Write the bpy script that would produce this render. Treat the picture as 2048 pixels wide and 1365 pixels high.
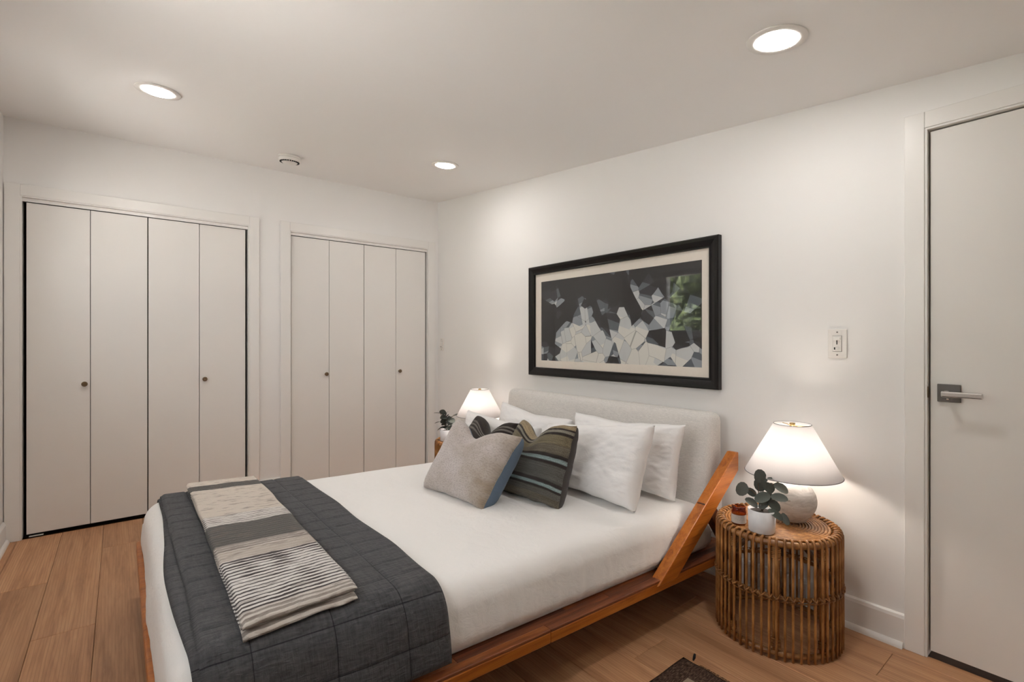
import bpy, math, random
from mathutils import Vector, Matrix, noise
PI = math.pi
rnd = random.Random(7)
for o in list(bpy.data.objects):
    bpy.data.objects.remove(o)
scene = bpy.context.scene
col = scene.collection

# ------------------------------------------------------------------ camera, sky, exposure
cam_data = bpy.data.cameras.new('camera')
cam = bpy.data.objects.new('camera', cam_data)
col.objects.link(cam)
cam_data.sensor_width = 36.0
cam_data.lens = 983.0 / 2048.0 * 36.0
cam_data.clip_start = 0.02
cam.location = (4.163, -2.405, 1.2)
cam.rotation_euler = (PI / 2, 0, math.radians(141.40 - 90.0))
scene.camera = cam
scene.view_settings.view_transform = 'Standard'
scene.view_settings.look = 'None'
scene.view_settings.gamma = 1.0
scene.view_settings.use_curve_mapping = False
scene.view_settings.exposure = 0.98
scene.cycles.use_denoising = True
scene.cycles.max_bounces = 14
scene.cycles.diffuse_bounces = 8
scene.cycles.glossy_bounces = 4
scene.cycles.transmission_bounces = 8
scene.cycles.transparent_max_bounces = 12
scene.cycles.sample_clamp_indirect = 6.0

SKY_STRENGTH = 2.6
DOWNLIGHT = 84.0
BULB = 66.0
world = bpy.data.worlds.new('world')
scene.world = world
world.use_nodes = True
wn = world.node_tree
wn.nodes['Background'].inputs['Color'].default_value = (0.93, 0.97, 1.0, 1)
wn.nodes['Background'].inputs['Strength'].default_value = SKY_STRENGTH


sun_data = bpy.data.lights.new('sun', 'SUN')
sun_data.energy = 42.0
sun_data.angle = math.radians(0.6)
sun_data.color = (1.0, 0.985, 0.97)
sun = bpy.data.objects.new('sun', sun_data)
sun.rotation_euler = Vector((0.22, -0.42, -0.88)).to_track_quat('-Z', 'Y').to_euler()
sun.location = (0, 4, 9)
col.objects.link(sun)


def portal(name, loc, rot, sx, sy):
    d = bpy.data.lights.new(name, 'AREA')
    d.shape = 'RECTANGLE'
    d.size, d.size_y = sx, sy
    d.cycles.is_portal = True
    o = bpy.data.objects.new(name, d)
    o.location = loc
    o.rotation_euler = rot
    col.objects.link(o)


# the room: closet wall x=0, headboard wall y=0, window wall y=YL, wall behind the camera x=XF
YL, XF = -2.945, 4.78
WIN = [(0.50, 1.09, 1.27, 2.06), (2.25, 3.55, 1.15, 2.06)]  # the second, wide window is unseen and added to bring in daylight
portal('daylight_portal', ((WIN[0][0] + WIN[0][1]) / 2, YL - 0.17, 1.665), (PI / 2, 0, 0), 0.6, 0.8)
portal('daylight_portal', ((WIN[1][0] + WIN[1][1]) / 2, YL - 0.17, 1.605), (PI / 2, 0, 0), 1.3, 0.92)


def ceil_z(x):
    return 2.538 - 0.09 * x


# ------------------------------------------------------------------ material helpers
class NT:
    def __init__(self, name):
        self.m = bpy.data.materials.new(name)
        self.m.use_nodes = True
        self.t = self.m.node_tree
        self.b = self.t.nodes['Principled BSDF']
        self.out = self.t.nodes['Material Output']

    def n(self, kind, **kw):
        nd = self.t.nodes.new(kind)
        for k, v in kw.items():
            setattr(nd, k, v)
        return nd

    def l(self, a, b):
        self.t.links.new(a, b)

    def coord(self, which='Object', scale=(1, 1, 1), loc=(0, 0, 0), rot=(0, 0, 0)):
        tc = self.n('ShaderNodeTexCoord')
        mp = self.n('ShaderNodeMapping')
        mp.inputs['Scale'].default_value = scale
        mp.inputs['Location'].default_value = loc
        mp.inputs['Rotation'].default_value = rot
        self.l(tc.outputs[which], mp.inputs['Vector'])
        return mp.outputs['Vector']

    def noise(self, vec, scale, detail=4, rough=0.55, dist=0.0):
        nd = self.n('ShaderNodeTexNoise')
        nd.inputs['Scale'].default_value = scale
        nd.inputs['Detail'].default_value = detail
        nd.inputs['Roughness'].default_value = rough
        nd.inputs['Distortion'].default_value = dist
        if vec is not None:
            self.l(vec, nd.inputs['Vector'])
        return nd.outputs['Fac']

    def ramp(self, fac, stops, interp='LINEAR'):
        r = self.n('ShaderNodeValToRGB')
        r.color_ramp.interpolation = interp
        els = r.color_ramp.elements
        while len(els) < len(stops):
            els.new(0.5)
        for e, (p, c) in zip(els, stops):
            e.position = p
            e.color = (c[0], c[1], c[2], 1) if len(c) == 3 else c
        self.l(fac, r.inputs['Fac'])
        return r.outputs['Color']

    def math(self, op, a, b=None):
        nd = self.n('ShaderNodeMath', operation=op)
        for i, v in enumerate((a, b)):
            if v is None:
                continue
            if isinstance(v, (int, float)):
                nd.inputs[i].default_value = v
            else:
                self.l(v, nd.inputs[i])
        return nd.outputs[0]

    def mix(self, fac, a, b, blend='MIX'):
        nd = self.n('ShaderNodeMix', data_type='RGBA', blend_type=blend)
        for i, v in ((0, fac), (6, a), (7, b)):
            if isinstance(v, (int, float)):
                nd.inputs[i].default_value = v
            elif isinstance(v, tuple):
                nd.inputs[i].default_value = (v[0], v[1], v[2], 1)
            else:
                self.l(v, nd.inputs[i])
        return nd.outputs[2]

    def bump(self, h, strength=0.3, dist=0.01, normal=None):
        nd = self.n('ShaderNodeBump')
        nd.inputs['Strength'].default_value = strength
        nd.inputs['Distance'].default_value = dist
        self.l(h, nd.inputs['Height'])
        if normal is not None:
            self.l(normal, nd.inputs['Normal'])
        return nd.outputs['Normal']

    def set(self, color=None, rough=None, metal=None, normal=None, spec=None, sheen=None):
        b = self.b
        if color is not None:
            if isinstance(color, tuple):
                b.inputs['Base Color'].default_value = (color[0], color[1], color[2], 1)
            else:
                self.l(color, b.inputs['Base Color'])
        if rough is not None:
            if isinstance(rough, (int, float)):
                b.inputs['Roughness'].default_value = rough
            else:
                self.l(rough, b.inputs['Roughness'])
        if metal is not None:
            b.inputs['Metallic'].default_value = metal
        if normal is not None:
            self.l(normal, b.inputs['Normal'])
        if spec is not None:
            b.inputs['Specular IOR Level'].default_value = spec
        if sheen is not None:
            b.inputs['Sheen Weight'].default_value = sheen
        return self.m


def paint(name, c, rough, bump=0.05, scale=220):
    t = NT(name)
    v = t.coord('Object')
    big = t.noise(v, 1.3, 2)
    colr = t.mix(big, tuple(x * 0.985 for x in c), tuple(min(1, x * 1.012) for x in c))
    nm = t.bump(t.noise(v, scale, 3), bump, 0.002)
    return t.set(colr, rough, normal=nm, spec=0.35)


def plain(name, c, rough=0.5, metal=0.0, spec=0.5):
    t = NT(name)
    v = t.coord('Object')
    f = t.noise(v, 60, 3)
    colr = t.mix(f, tuple(x * 0.94 for x in c), tuple(min(1, x * 1.05) for x in c))
    return t.set(colr, rough, metal, spec=spec)


def wood(name, dark, mid, light, axis=0, scale=1.0, rough=0.45, stretch=14, rand=0.35, bump=0.12, knots=False):
    t = NT(name)
    oi = t.n('ShaderNodeObjectInfo')
    tc = t.n('ShaderNodeTexCoord')
    mp = t.n('ShaderNodeMapping')
    sc = [stretch * scale] * 3
    sc[axis] = 1.0 * scale
    mp.inputs['Scale'].default_value = sc
    t.l(tc.outputs['Object'], mp.inputs['Vector'])
    add = t.n('ShaderNodeVectorMath', operation='ADD')
    t.l(mp.outputs['Vector'], add.inputs[0])
    cmb = t.n('ShaderNodeCombineXYZ')
    for i in range(3):
        t.l(t.math('MULTIPLY', oi.outputs['Random'], 37.0 + 11 * i), cmb.inputs[i])
    t.l(cmb.outputs[0], add.inputs[1])
    v = add.outputs[0]
    grain = t.noise(v, 1.6, 6, 0.62, 0.6)
    fine = t.noise(v, 9.0, 4, 0.6)
    g = t.math('ADD', t.math('MULTIPLY', grain, 0.75), t.math('MULTIPLY', fine, 0.25))
    c1 = t.ramp(g, [(0.30, dark), (0.48, mid), (0.66, light)])
    tone = t.math('ADD', t.math('MULTIPLY', oi.outputs['Random'], rand), 1.0 - rand / 2)
    hsv = t.n('ShaderNodeHueSaturation')
    t.l(c1, hsv.inputs['Color'])
    t.l(tone, hsv.inputs['Value'])
    colr = hsv.outputs['Color']
    if knots:
        # cathedral grain lines: distorted rings stretched along the board
        wv = t.n('ShaderNodeTexWave', wave_type='BANDS', bands_direction='Y' if axis == 0 else 'X')
        wv.inputs['Scale'].default_value = 1.7
        wv.inputs['Distortion'].default_value = 9.0
        wv.inputs['Detail'].default_value = 3.0
        wv.inputs['Detail Scale'].default_value = 0.55
        t.l(v, wv.inputs['Vector'])
        line = t.ramp(wv.outputs['Fac'], [(0.0, (0.0, 0, 0)), (0.30, (1, 1, 1))])
        colr = t.mix(t.math('MULTIPLY', t.math('SUBTRACT', 1.0, line), 0.42), colr, dark)
        kn = t.n('ShaderNodeTexVoronoi')
        kn.inputs['Scale'].default_value = 1.0
        mp2 = t.n('ShaderNodeMapping')
        mp2.inputs['Scale'].default_value = (1.4, 4.2, 1)
        t.l(tc.outputs['Object'], mp2.inputs['Vector'])
        add2 = t.n('ShaderNodeVectorMath', operation='ADD')
        t.l(mp2.outputs['Vector'], add2.inputs[0])
        t.l(cmb.outputs[0], add2.inputs[1])
        t.l(add2.outputs[0], kn.inputs['Vector'])
        kf = t.ramp(kn.outputs['Distance'], [(0.02, (1, 1, 1)), (0.075, (0, 0, 0))])
        colr = t.mix(t.math('MULTIPLY', kf, 0.7), colr, tuple(x * 0.4 for x in dark))
    nm = t.bump(g, bump, 0.003)
    return t.set(colr, rough, normal=nm)


def weave(name, c, scale=900, rough=0.85, bump=0.25, mottle=0.1, sheen=0.15):
    t = NT(name)
    v = t.coord('Object')
    a = t.noise(t.coord('Object', (scale, scale / 9, scale)), 1.0, 2)
    b = t.noise(t.coord('Object', (scale / 9, scale, scale)), 1.0, 2)
    w = t.math('ADD', t.math('MULTIPLY', a, 0.5), t.math('MULTIPLY', b, 0.5))
    m = t.noise(v, 14, 3)
    lo = tuple(x * (1 - mottle) for x in c)
    hi = tuple(min(1, x * (1 + mottle)) for x in c)
    colr = t.ramp(w, [(0.36, lo), (0.64, hi)])
    colr = t.mix(t.math('MULTIPLY', m, 0.15), colr, lo)
    return t.set(colr, rough, normal=t.bump(w, bump, 0.0015), spec=0.2, sheen=sheen)


def linen(name, c):
    t = NT(name)
    v = t.coord('Object')
    cre = t.noise(t.coord('Object', (1, 1, 1.4)), 17, 4, 0.6, 1.2)
    big = t.noise(v, 5.5, 3, 0.5, 0.8)
    th = t.noise(v, 480, 2)
    n1 = t.bump(th, 0.12, 0.0008)
    n2 = t.bump(cre, 0.24, 0.012, n1)
    n3 = t.bump(big, 0.22, 0.03, n2)
    colr = t.mix(th, tuple(x * 0.97 for x in c), c)
    return t.set(colr, 0.8, normal=n3, spec=0.2, sheen=0.12)


# ------------------------------------------------------------------ materials
M = {}
M['wall'] = paint('wall_paint', (0.815, 0.805, 0.79), 0.55)
M['ceiling'] = paint('ceiling_paint', (0.845, 0.835, 0.825), 0.7)
M['trim'] = paint('trim_paint', (0.80, 0.785, 0.76), 0.32, 0.03)
M['closet'] = paint('closet_door_paint', (0.78, 0.76, 0.73), 0.38, 0.02)
M['door'] = paint('door_paint', (0.76, 0.74, 0.71), 0.42, 0.03)
M['dark'] = plain('dark_interior', (0.02, 0.018, 0.016), 0.9)
M['track'] = plain('track_metal', (0.42, 0.41, 0.39), 0.4, 0.6)
M['floor'] = wood('oak_plank', (0.29, 0.135, 0.060), (0.47, 0.248, 0.124), (0.58, 0.33, 0.175), 0, 1.0, 0.48, 16, 0.26, 0.10, True)
M['subfloor'] = plain('subfloor', (0.10, 0.055, 0.03), 0.9)
M['bed_light'] = wood('acacia_light', (0.20, 0.050, 0.007), (0.38, 0.112, 0.013), (0.48, 0.165, 0.024), 1, 1.6, 0.33, 18, 0.2, 0.06)
M['bed_dark'] = wood('acacia_dark', (0.045, 0.012, 0.005), (0.115, 0.032, 0.012), (0.19, 0.058, 0.020), 1, 1.6, 0.33, 18, 0.9, 0.06)
M['bed_mid'] = wood('acacia_mid', (0.085, 0.022, 0.006), (0.20, 0.055, 0.014), (0.36, 0.12, 0.032), 1, 1.5, 0.33, 14, 0.25, 0.06)
M['sheet'] = linen('white_sheet', (0.885, 0.87, 0.85))
M['pillow'] = linen('white_pillowcase', (0.86, 0.85, 0.845))
M['headboard'] = weave('headboard_fabric', (0.69, 0.665, 0.635), 460, 0.9, 0.5, 0.17)
M['black'] = plain('black_wood', (0.007, 0.006, 0.006), 0.30, 0, 0.28)
M['mat'] = plain('mat_board', (0.78, 0.72, 0.64), 0.8)
M['plastic'] = plain('white_plastic', (0.78, 0.755, 0.72), 0.35)
M['plastic_dark'] = plain('dark_slot', (0.015, 0.015, 0.015), 0.6)
M['chrome'] = plain('chrome', (0.74, 0.73, 0.72), 0.12, 1.0)
M['nickel'] = plain('brushed_nickel', (0.135, 0.122, 0.112), 0.32, 1.0)
M['bronze'] = plain('bronze_knob', (0.20, 0.14, 0.085), 0.35, 0.9)
M['pot'] = plain('white_ceramic', (0.76, 0.76, 0.78), 0.55)
M['soil'] = plain('dark_soil', (0.02, 0.014, 0.01), 0.95)
M['stem'] = plain('stem_brown', (0.13, 0.085, 0.05), 0.6)
M['brass'] = plain('brass', (0.55, 0.38, 0.17), 0.3, 1.0)
M['trim_gray'] = plain('gray_piping', (0.22, 0.22, 0.24), 0.7)
M['wax'] = plain('pale_wax', (0.55, 0.42, 0.28), 0.6)
M['strut'] = wood('dark_rattan', (0.05, 0.02, 0.008), (0.12, 0.055, 0.022), (0.17, 0.085, 0.036), 2, 6, 0.5, 4, 0.3)
M['window_frame'] = plain('window_frame_paint', (0.70, 0.69, 0.67), 0.4)
M['tassel'] = plain('black_cord', (0.012, 0.011, 0.012), 0.9)


def rattan():
    t = NT('rattan_cane')
    oi = t.n('ShaderNodeObjectInfo')
    v = t.coord('Object', (1, 1, 0.35))
    f = t.noise(v, 42, 4, 0.6)
    cc = t.ramp(f, [(0.30, (0.17, 0.062, 0.015)), (0.5, (0.36, 0.155, 0.043)), (0.68, (0.55, 0.28, 0.098))])
    hsv = t.n('ShaderNodeHueSaturation')
    t.l(cc, hsv.inputs['Color'])
    t.l(t.math('ADD', t.math('MULTIPLY', oi.outputs['Random'], 0.45), 0.72), hsv.inputs['Value'])
    return t.set(hsv.outputs['Color'], 0.36, normal=t.bump(t.noise(v, 120, 3), 0.15, 0.002))


M['rattan'] = rattan()


def leaf_mat():
    t = NT('eucalyptus_leaf')
    oi = t.n('ShaderNodeObjectInfo')
    v = t.coord('Object')
    f = t.noise(v, 60, 3)
    c = t.mix(f, (0.070, 0.084, 0.072), (0.115, 0.130, 0.112))
    c = t.mix(t.math('MULTIPLY', oi.outputs['Random'], 0.6), c, (0.155, 0.170, 0.158))
    return t.set(c, 0.62, spec=0.3)


M['leaf'] = leaf_mat()


def concrete():
    t = NT('whitewashed_ceramic')
    v = t.coord('Object', (1, 1, 3.2))
    f = t.noise(v, 14, 6, 0.65, 0.7)
    g = t.noise(t.coord('Object', (1, 1, 9)), 18, 4, 0.6)
    c = t.ramp(f, [(0.32, (0.36, 0.335, 0.315)), (0.5, (0.55, 0.53, 0.505)), (0.68, (0.68, 0.66, 0.63))])
    c = t.mix(t.math('MULTIPLY', g, 0.35), c, (0.42, 0.395, 0.37))
    return t.set(c, 0.85, normal=t.bump(f, 0.35, 0.004), spec=0.2)


M['concrete'] = concrete()


def shade_mat():
    t = NT('linen_lamp_shade')
    v = t.coord('Object')
    f = t.noise(t.coord('Object', (600, 600, 70)), 1.0, 2)
    dif = t.n('ShaderNodeBsdfDiffuse')
    tr = t.n('ShaderNodeBsdfTranslucent')
    c = t.mix(f, (0.80, 0.78, 0.77), (0.88, 0.865, 0.86))
    t.l(c, dif.inputs['Color'])
    tr.inputs['Color'].default_value = (0.88, 0.87, 0.88, 1)
    mx = t.n('ShaderNodeMixShader')
    mx.inputs[0].default_value = 0.52
    t.l(dif.outputs[0], mx.inputs[1])
    t.l(tr.outputs[0], mx.inputs[2])
    t.l(mx.outputs[0], t.out.inputs['Surface'])
    return t.m


M['shade'] = shade_mat()


def emitter(name, c, s):
    t = NT(name)
    t.b.inputs['Base Color'].default_value = (0.9, 0.9, 0.9, 1)
    t.b.inputs['Emission Color'].default_value = (c[0], c[1], c[2], 1)
    t.b.inputs['Emission Strength'].default_value = s
    return t.m


M['lens'] = emitter('downlight_lens', (1.0, 0.965, 0.93), DOWNLIGHT)
M['bulb'] = emitter('warm_bulb', (1.0, 0.89, 0.78), BULB)


def glass(name, tint=(1, 1, 1), refl=0.06):
    t = NT(name)
    tr = t.n('ShaderNodeBsdfTransparent')
    tr.inputs['Color'].default_value = (tint[0], tint[1], tint[2], 1)
    gl = t.n('ShaderNodeBsdfGlossy')
    gl.inputs['Roughness'].default_value = 0.012
    lw = t.n('ShaderNodeLayerWeight')
    lw.inputs['Blend'].default_value = 0.5
    fr = t.math('ADD', t.math('MULTIPLY', t.math('POWER', lw.outputs['Facing'], 5.0), 0.96), 0.026)
    mx = t.n('ShaderNodeMixShader')
    t.l(fr, mx.inputs[0])
    t.l(tr.outputs[0], mx.inputs[1])
    t.l(gl.outputs[0], mx.inputs[2])
    t.l(mx.outputs[0], t.out.inputs['Surface'])
    return t.m


M['glass'] = glass('clear_glass')
M['amber'] = glass('amber_glass', (0.60, 0.31, 0.09))


def art_mat():
    # a plain generic print: angular shards in black, greys, off white and blue grey
    t = NT('abstract_print')
    uv = t.coord('UV', (2.25, 1.0, 1))
    sep = t.n('ShaderNodeSeparateXYZ')
    t.l(t.coord('UV'), sep.inputs[0])
    wob = t.n('ShaderNodeTexNoise')
    wob.inputs['Scale'].default_value = 2.2
    t.l(uv, wob.inputs['Vector'])
    vm = t.n('ShaderNodeVectorMath', operation='MULTIPLY_ADD')
    t.l(wob.outputs['Color'], vm.inputs[0])
    vm.inputs[1].default_value = (0.05, 0.05, 0)
    t.l(uv, vm.inputs[2])
    vo = t.n('ShaderNodeTexVoronoi', distance='EUCLIDEAN')
    vo.inputs['Scale'].default_value = 3.6
    t.l(vm.outputs[0], vo.inputs['Vector'])
    vo2 = t.n('ShaderNodeTexVoronoi', distance='EUCLIDEAN')
    vo2.inputs['Scale'].default_value = 6.5
    t.l(vm.outputs[0], vo2.inputs['Vector'])
    sc = t.n('ShaderNodeSeparateColor')
    t.l(vo.outputs['Color'], sc.inputs[0])
    sc2 = t.n('ShaderNodeSeparateColor')
    t.l(vo2.outputs['Color'], sc2.inputs[0])
    # more pale shards low and in the middle, dark at the top and the sides
    dx = t.math('ABSOLUTE', t.math('SUBTRACT', sep.outputs[0], 0.48))
    bias = t.math('ADD', t.math('MULTIPLY', sep.outputs[1], -0.62), t.math('MULTIPLY', dx, -0.45))
    val = t.math('ADD', t.math('ADD', t.math('MULTIPLY', sc.outputs[0], 0.48), t.math('MULTIPLY', sc2.outputs[1], 0.46)), t.math('ADD', bias, 0.34))
    c = t.ramp(val, [(0.0, (0.012, 0.011, 0.013)), (0.33, (0.03, 0.03, 0.035)), (0.42, (0.10, 0.115, 0.135)),
                     (0.50, (0.27, 0.30, 0.33)), (0.58, (0.55, 0.57, 0.57)), (0.74, (0.68, 0.67, 0.62))], 'CONSTANT')
    ed = t.n('ShaderNodeTexVoronoi', feature='DISTANCE_TO_EDGE')
    ed.inputs['Scale'].default_value = 6.5
    t.l(vm.outputs[0], ed.inputs['Vector'])
    ln = t.ramp(ed.outputs['Distance'], [(0.006, (1, 1, 1)), (0.016, (0, 0, 0))])
    c = t.mix(t.math('MULTIPLY', ln, 0.5), c, (0.02, 0.02, 0.022))
    return t.set(c, 0.6)


M['art'] = art_mat()


def stripes_mat(name, stops, bumpscale=230, rough=0.95, soft=0.012, blur=0.02):
    """woven stripes across UV v"""
    t = NT(name)
    sep = t.n('ShaderNodeSeparateXYZ')
    t.l(t.coord('UV'), sep.inputs[0])
    f = t.noise(t.coord('UV', (6, 26, 1)), 1.0, 4, 0.6)
    v = t.math('ADD', sep.outputs[1], t.math('MULTIPLY', t.math('SUBTRACT', f, 0.5), blur))
    full = []
    for i, (p, c) in enumerate(stops):
        if i:
            full.append((max(0, p - soft), stops[i - 1][1]))
        full.append((p, c))
    # a colour ramp holds 32 stops at most
    c = t.ramp(v, full[:32])
    w = t.noise(t.coord('UV', (bumpscale, bumpscale / 3, 1)), 1.0, 2)
    u = t.n('ShaderNodeTexWave', bands_direction='X')
    u.inputs['Scale'].default_value = 16
    t.l(t.coord('UV'), u.inputs['Vector'])
    h = t.math('ADD', t.math('MULTIPLY', w, 0.7), t.math('MULTIPLY', u.outputs['Fac'], 0.3))
    c = t.mix(t.math('MULTIPLY', t.ramp(w, [(0.42, (1, 1, 1)), (0.6, (0, 0, 0))]), 0.45), c, (0.04, 0.035, 0.03))
    st = t.noise(t.coord('UV', (2.5, 46, 1)), 1.0, 4, 0.65)
    hs = t.n('ShaderNodeHueSaturation')
    t.l(c, hs.inputs['Color'])
    t.l(t.math('ADD', t.math('MULTIPLY', st, 1.5), 0.28), hs.inputs['Value'])
    return t.set(hs.outputs['Color'], rough, normal=t.bump(h, 0.5, 0.003), spec=0.15, sheen=0.1)


OL, BR, DK, TE, TN, GY = (0.150, 0.132, 0.098), (0.215, 0.165, 0.10), (0.030, 0.024, 0.023), (0.25, 0.33, 0.33), (0.33, 0.26, 0.16), (0.12, 0.115, 0.10)
M['kilim_olive'] = stripes_mat('olive_kilim', [(0.0, OL), (0.10, GY), (0.17, DK), (0.20, TE), (0.235, DK), (0.28, (0.10, 0.10, 0.09)), (0.47, DK), (0.51, TE), (0.555, DK), (0.60, OL), (0.72, (0.19, 0.16, 0.10)), (0.84, DK), (0.875, (0.27, 0.25, 0.20)), (0.91, DK), (0.935, TN)])
M['kilim_dark'] = stripes_mat('dark_kilim', [(0.0, DK), (0.3, (0.07, 0.06, 0.055)), (0.36, DK), (0.72, (0.16, 0.145, 0.13)), (0.76, DK), (0.80, (0.20, 0.18, 0.16)), (0.83, DK), (0.86, (0.20, 0.18, 0.16)), (0.89, DK), (0.95, (0.045, 0.035, 0.03))])
M['kilim_back'] = weave('kilim_backing', (0.045, 0.038, 0.036), 500, 0.9, 0.2)
M['denim'] = weave('blue_denim_back', (0.115, 0.165, 0.235), 700, 0.85, 0.2, 0.12)


def velvet():
    t = NT('mottled_grey_velvet')
    v = t.coord('UV')
    a = t.noise(v, 2.2, 4, 0.55)
    b = t.noise(t.coord('UV', (48, 64, 1)), 1.0, 4)
    sep = t.n('ShaderNodeSeparateXYZ')
    t.l(v, sep.inputs[0])
    q_ = t.math('ADD', a, t.math('MULTIPLY', t.math('POWER', sep.outputs[0], 3.0), -0.26))
    c = t.ramp(q_, [(0.16, (0.34, 0.28, 0.215)), (0.38, (0.47, 0.42, 0.385)), (0.54, (0.54, 0.495, 0.48))])
    c = t.mix(t.math('MULTIPLY', t.ramp(b, [(0.38, (1, 1, 1)), (0.52, (0, 0, 0))]), 0.36), c, (0.20, 0.17, 0.15))
    sp = t.noise(t.coord('UV', (7, 9, 1)), 1.0, 2)
    c = t.mix(t.math('MULTIPLY', t.ramp(sp, [(0.70, (0, 0, 0)), (0.77, (1, 1, 1))]), 0.5), c, (0.19, 0.15, 0.15))
    return t.set(c, 0.95, normal=t.bump(b, 0.35, 0.004), spec=0.1, sheen=0.3)


M['velvet'] = velvet()
M['fringe'] = weave('cut_pile_edge', (0.42, 0.36, 0.28), 400, 0.95, 0.5, 0.35)


def quilt_mat():
    t = NT('charcoal_muslin_quilt')
    v = t.coord('UV')
    a = t.noise(t.coord('UV', (130, 20, 1)), 1.0, 4, 0.6, 0.5)
    b = t.noise(t.coord('UV', (28, 110, 1)), 1.0, 4, 0.6, 0.5)
    h = t.math('ADD', t.math('MULTIPLY', a, 0.6), t.math('MULTIPLY', b, 0.4))
    c = t.ramp(h, [(0.34, (0.044, 0.044, 0.048)), (0.5, (0.070, 0.0705, 0.075)), (0.66, (0.097, 0.097, 0.099))])
    sep = t.n('ShaderNodeSeparateXYZ')
    t.l(t.coord('UV'), sep.inputs[0])
    for k, (per, off) in enumerate(((0.098, 0.02), (0.19, -0.10))):
        fr = t.math('FRACT', t.math('ADD', t.math('DIVIDE', t.math('ADD', sep.outputs[k], off), per), 0.5))
        d = t.math('MULTIPLY', t.math('ABSOLUTE', t.math('SUBTRACT', fr, 0.5)), per)
        c = t.mix(t.math('MULTIPLY', t.math('LESS_THAN', d, 0.0013), 0.75), c, (0.012, 0.012, 0.016))
    return t.set(c, 0.9, normal=t.bump(h, 1.0, 0.008), spec=0.2, sheen=0.1)


M['quilt'] = quilt_mat()


def throw_mat():
    """stripes along UV u = metres from the far end"""
    t = NT('striped_cotton_throw')
    sep = t.n('ShaderNodeSeparateXYZ')
    t.l(t.coord('UV'), sep.inputs[0])
    wob = t.noise(t.coord('UV', (5, 4, 1)), 1.0, 3)
    u = t.math('ADD', sep.outputs[0], t.math('MULTIPLY', t.math('SUBTRACT', wob, 0.5), 0.014))
    cream, grey, dark, beige = (0.60, 0.535, 0.465), (0.105, 0.100, 0.092), (0.055, 0.048, 0.047), (0.49, 0.435, 0.38)
    L = 1.52
    band = t.ramp(t.math('DIVIDE', u, L), [(0.0, cream), (0.065, grey), (0.132, cream), (0.42, beige), (0.506, grey), (0.646, cream), (0.675, beige), (0.738, beige)], 'CONSTANT')
    # fine woven lines
    period = 0.0205
    ph = t.math('FRACT', t.math('DIVIDE', u, period))
    jit = t.noise(t.coord('UV', (1 / period, 7.0, 1)), 1.0, 2)
    ln = t.math('LESS_THAN', ph, t.math('ADD', 0.33, t.math('MULTIPLY', jit, 0.46)))
    lines_c = t.mix(ln, (0.78, 0.75, 0.71), (0.045, 0.038, 0.038))
    soft = t.mix(t.math('MULTIPLY', t.noise(t.coord('UV', (90, 14, 1)), 1.0, 3), 0.34), lines_c, (0.20, 0.17, 0.165))
    where = t.ramp(t.math('DIVIDE', u, L), [(0.0, (0, 0, 0)), (0.425, (0.8, 0.8, 0.8)), (0.506, (0, 0, 0)), (0.646, (0.55, 0.55, 0.55)), (0.680, (0.12, 0.12, 0.12)), (0.735, (1, 1, 1)), (0.96, (0.45, 0.45, 0.45))], 'CONSTANT')
    c = t.mix(where, band, soft)
    sp = t.noise(t.coord('UV', (70, 14, 1)), 1.0, 3)
    c = t.mix(t.math('MULTIPLY', t.ramp(sp, [(0.53, (0, 0, 0)), (0.66, (1, 1, 1))]), 0.55), c, (0.17, 0.135, 0.12))
    w = t.noise(t.coord('UV', (260, 160, 1)), 1.0, 2)
    return t.set(c, 0.95, normal=t.bump(w, 0.6, 0.004), spec=0.1, sheen=0.15)


M['throw'] = throw_mat()


def rug_mat():
    t = NT('dark_brown_kilim_rug')
    uv = t.coord('UV')
    sep = t.n('ShaderNodeSeparateXYZ')
    t.l(uv, sep.inputs[0])
    n = t.noise(t.coord('UV', (260, 60, 1)), 1.0, 3)
    base = t.ramp(n, [(0.35, (0.028, 0.017, 0.012)), (0.52, (0.070, 0.042, 0.030)), (0.66, (0.15, 0.098, 0.07))])
    # stepped pale outline set in from the edge (metres in UV)
    st = t.math('SNAP', sep.outputs[0], 0.02)
    sy = t.math('SNAP', sep.outputs[1], 0.02)
    d = t.math('MINIMUM', t.math('SUBTRACT', st, 0.08), t.math('SUBTRACT', sy, 0.10))
    ring = t.math('MULTIPLY', t.math('GREATER_THAN', d, -0.001), t.math('LESS_THAN', d, 0.019))
    c = t.mix(t.math('MULTIPLY', ring, 0.75), base, (0.36, 0.29, 0.21))
    return t.set(c, 0.95, normal=t.bump(n, 0.5, 0.004), spec=0.1)


M['rug'] = rug_mat()


def label_mat():
    t = NT('jar_paper_label')
    sep = t.n('ShaderNodeSeparateXYZ')
    t.l(t.coord('UV'), sep.inputs[0])
    rows = t.math('FRACT', t.math('MULTIPLY', sep.outputs[1], 7.0))
    r = t.math('MULTIPLY', t.math('LESS_THAN', rows, 0.35), t.math('GREATER_THAN', t.noise(t.coord('UV', (60, 7, 1)), 1.0, 1), 0.5))
    r = t.math('MULTIPLY', r, t.math('GREATER_THAN', sep.outputs[1], 0.4))
    c = t.mix(t.math('MULTIPLY', r, 0.6), (0.52, 0.48, 0.43), (0.18, 0.15, 0.13))
    return t.set(c, 0.8)


M['label'] = label_mat()


def hedge_mat():
    t = NT('garden_foliage')
    v = t.coord('Object')
    f = t.noise(v, 11, 5, 0.7)
    c = t.ramp(f, [(0.35, (0.014, 0.024, 0.010)), (0.5, (0.085, 0.12, 0.045)), (0.68, (0.31, 0.37, 0.13))])
    return t.set(c, 0.7)


M['hedge'] = hedge_mat()
M['ground'] = plain('pale_paving', (0.55, 0.53, 0.50), 0.9)

# ------------------------------------------------------------------ object helpers


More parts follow.
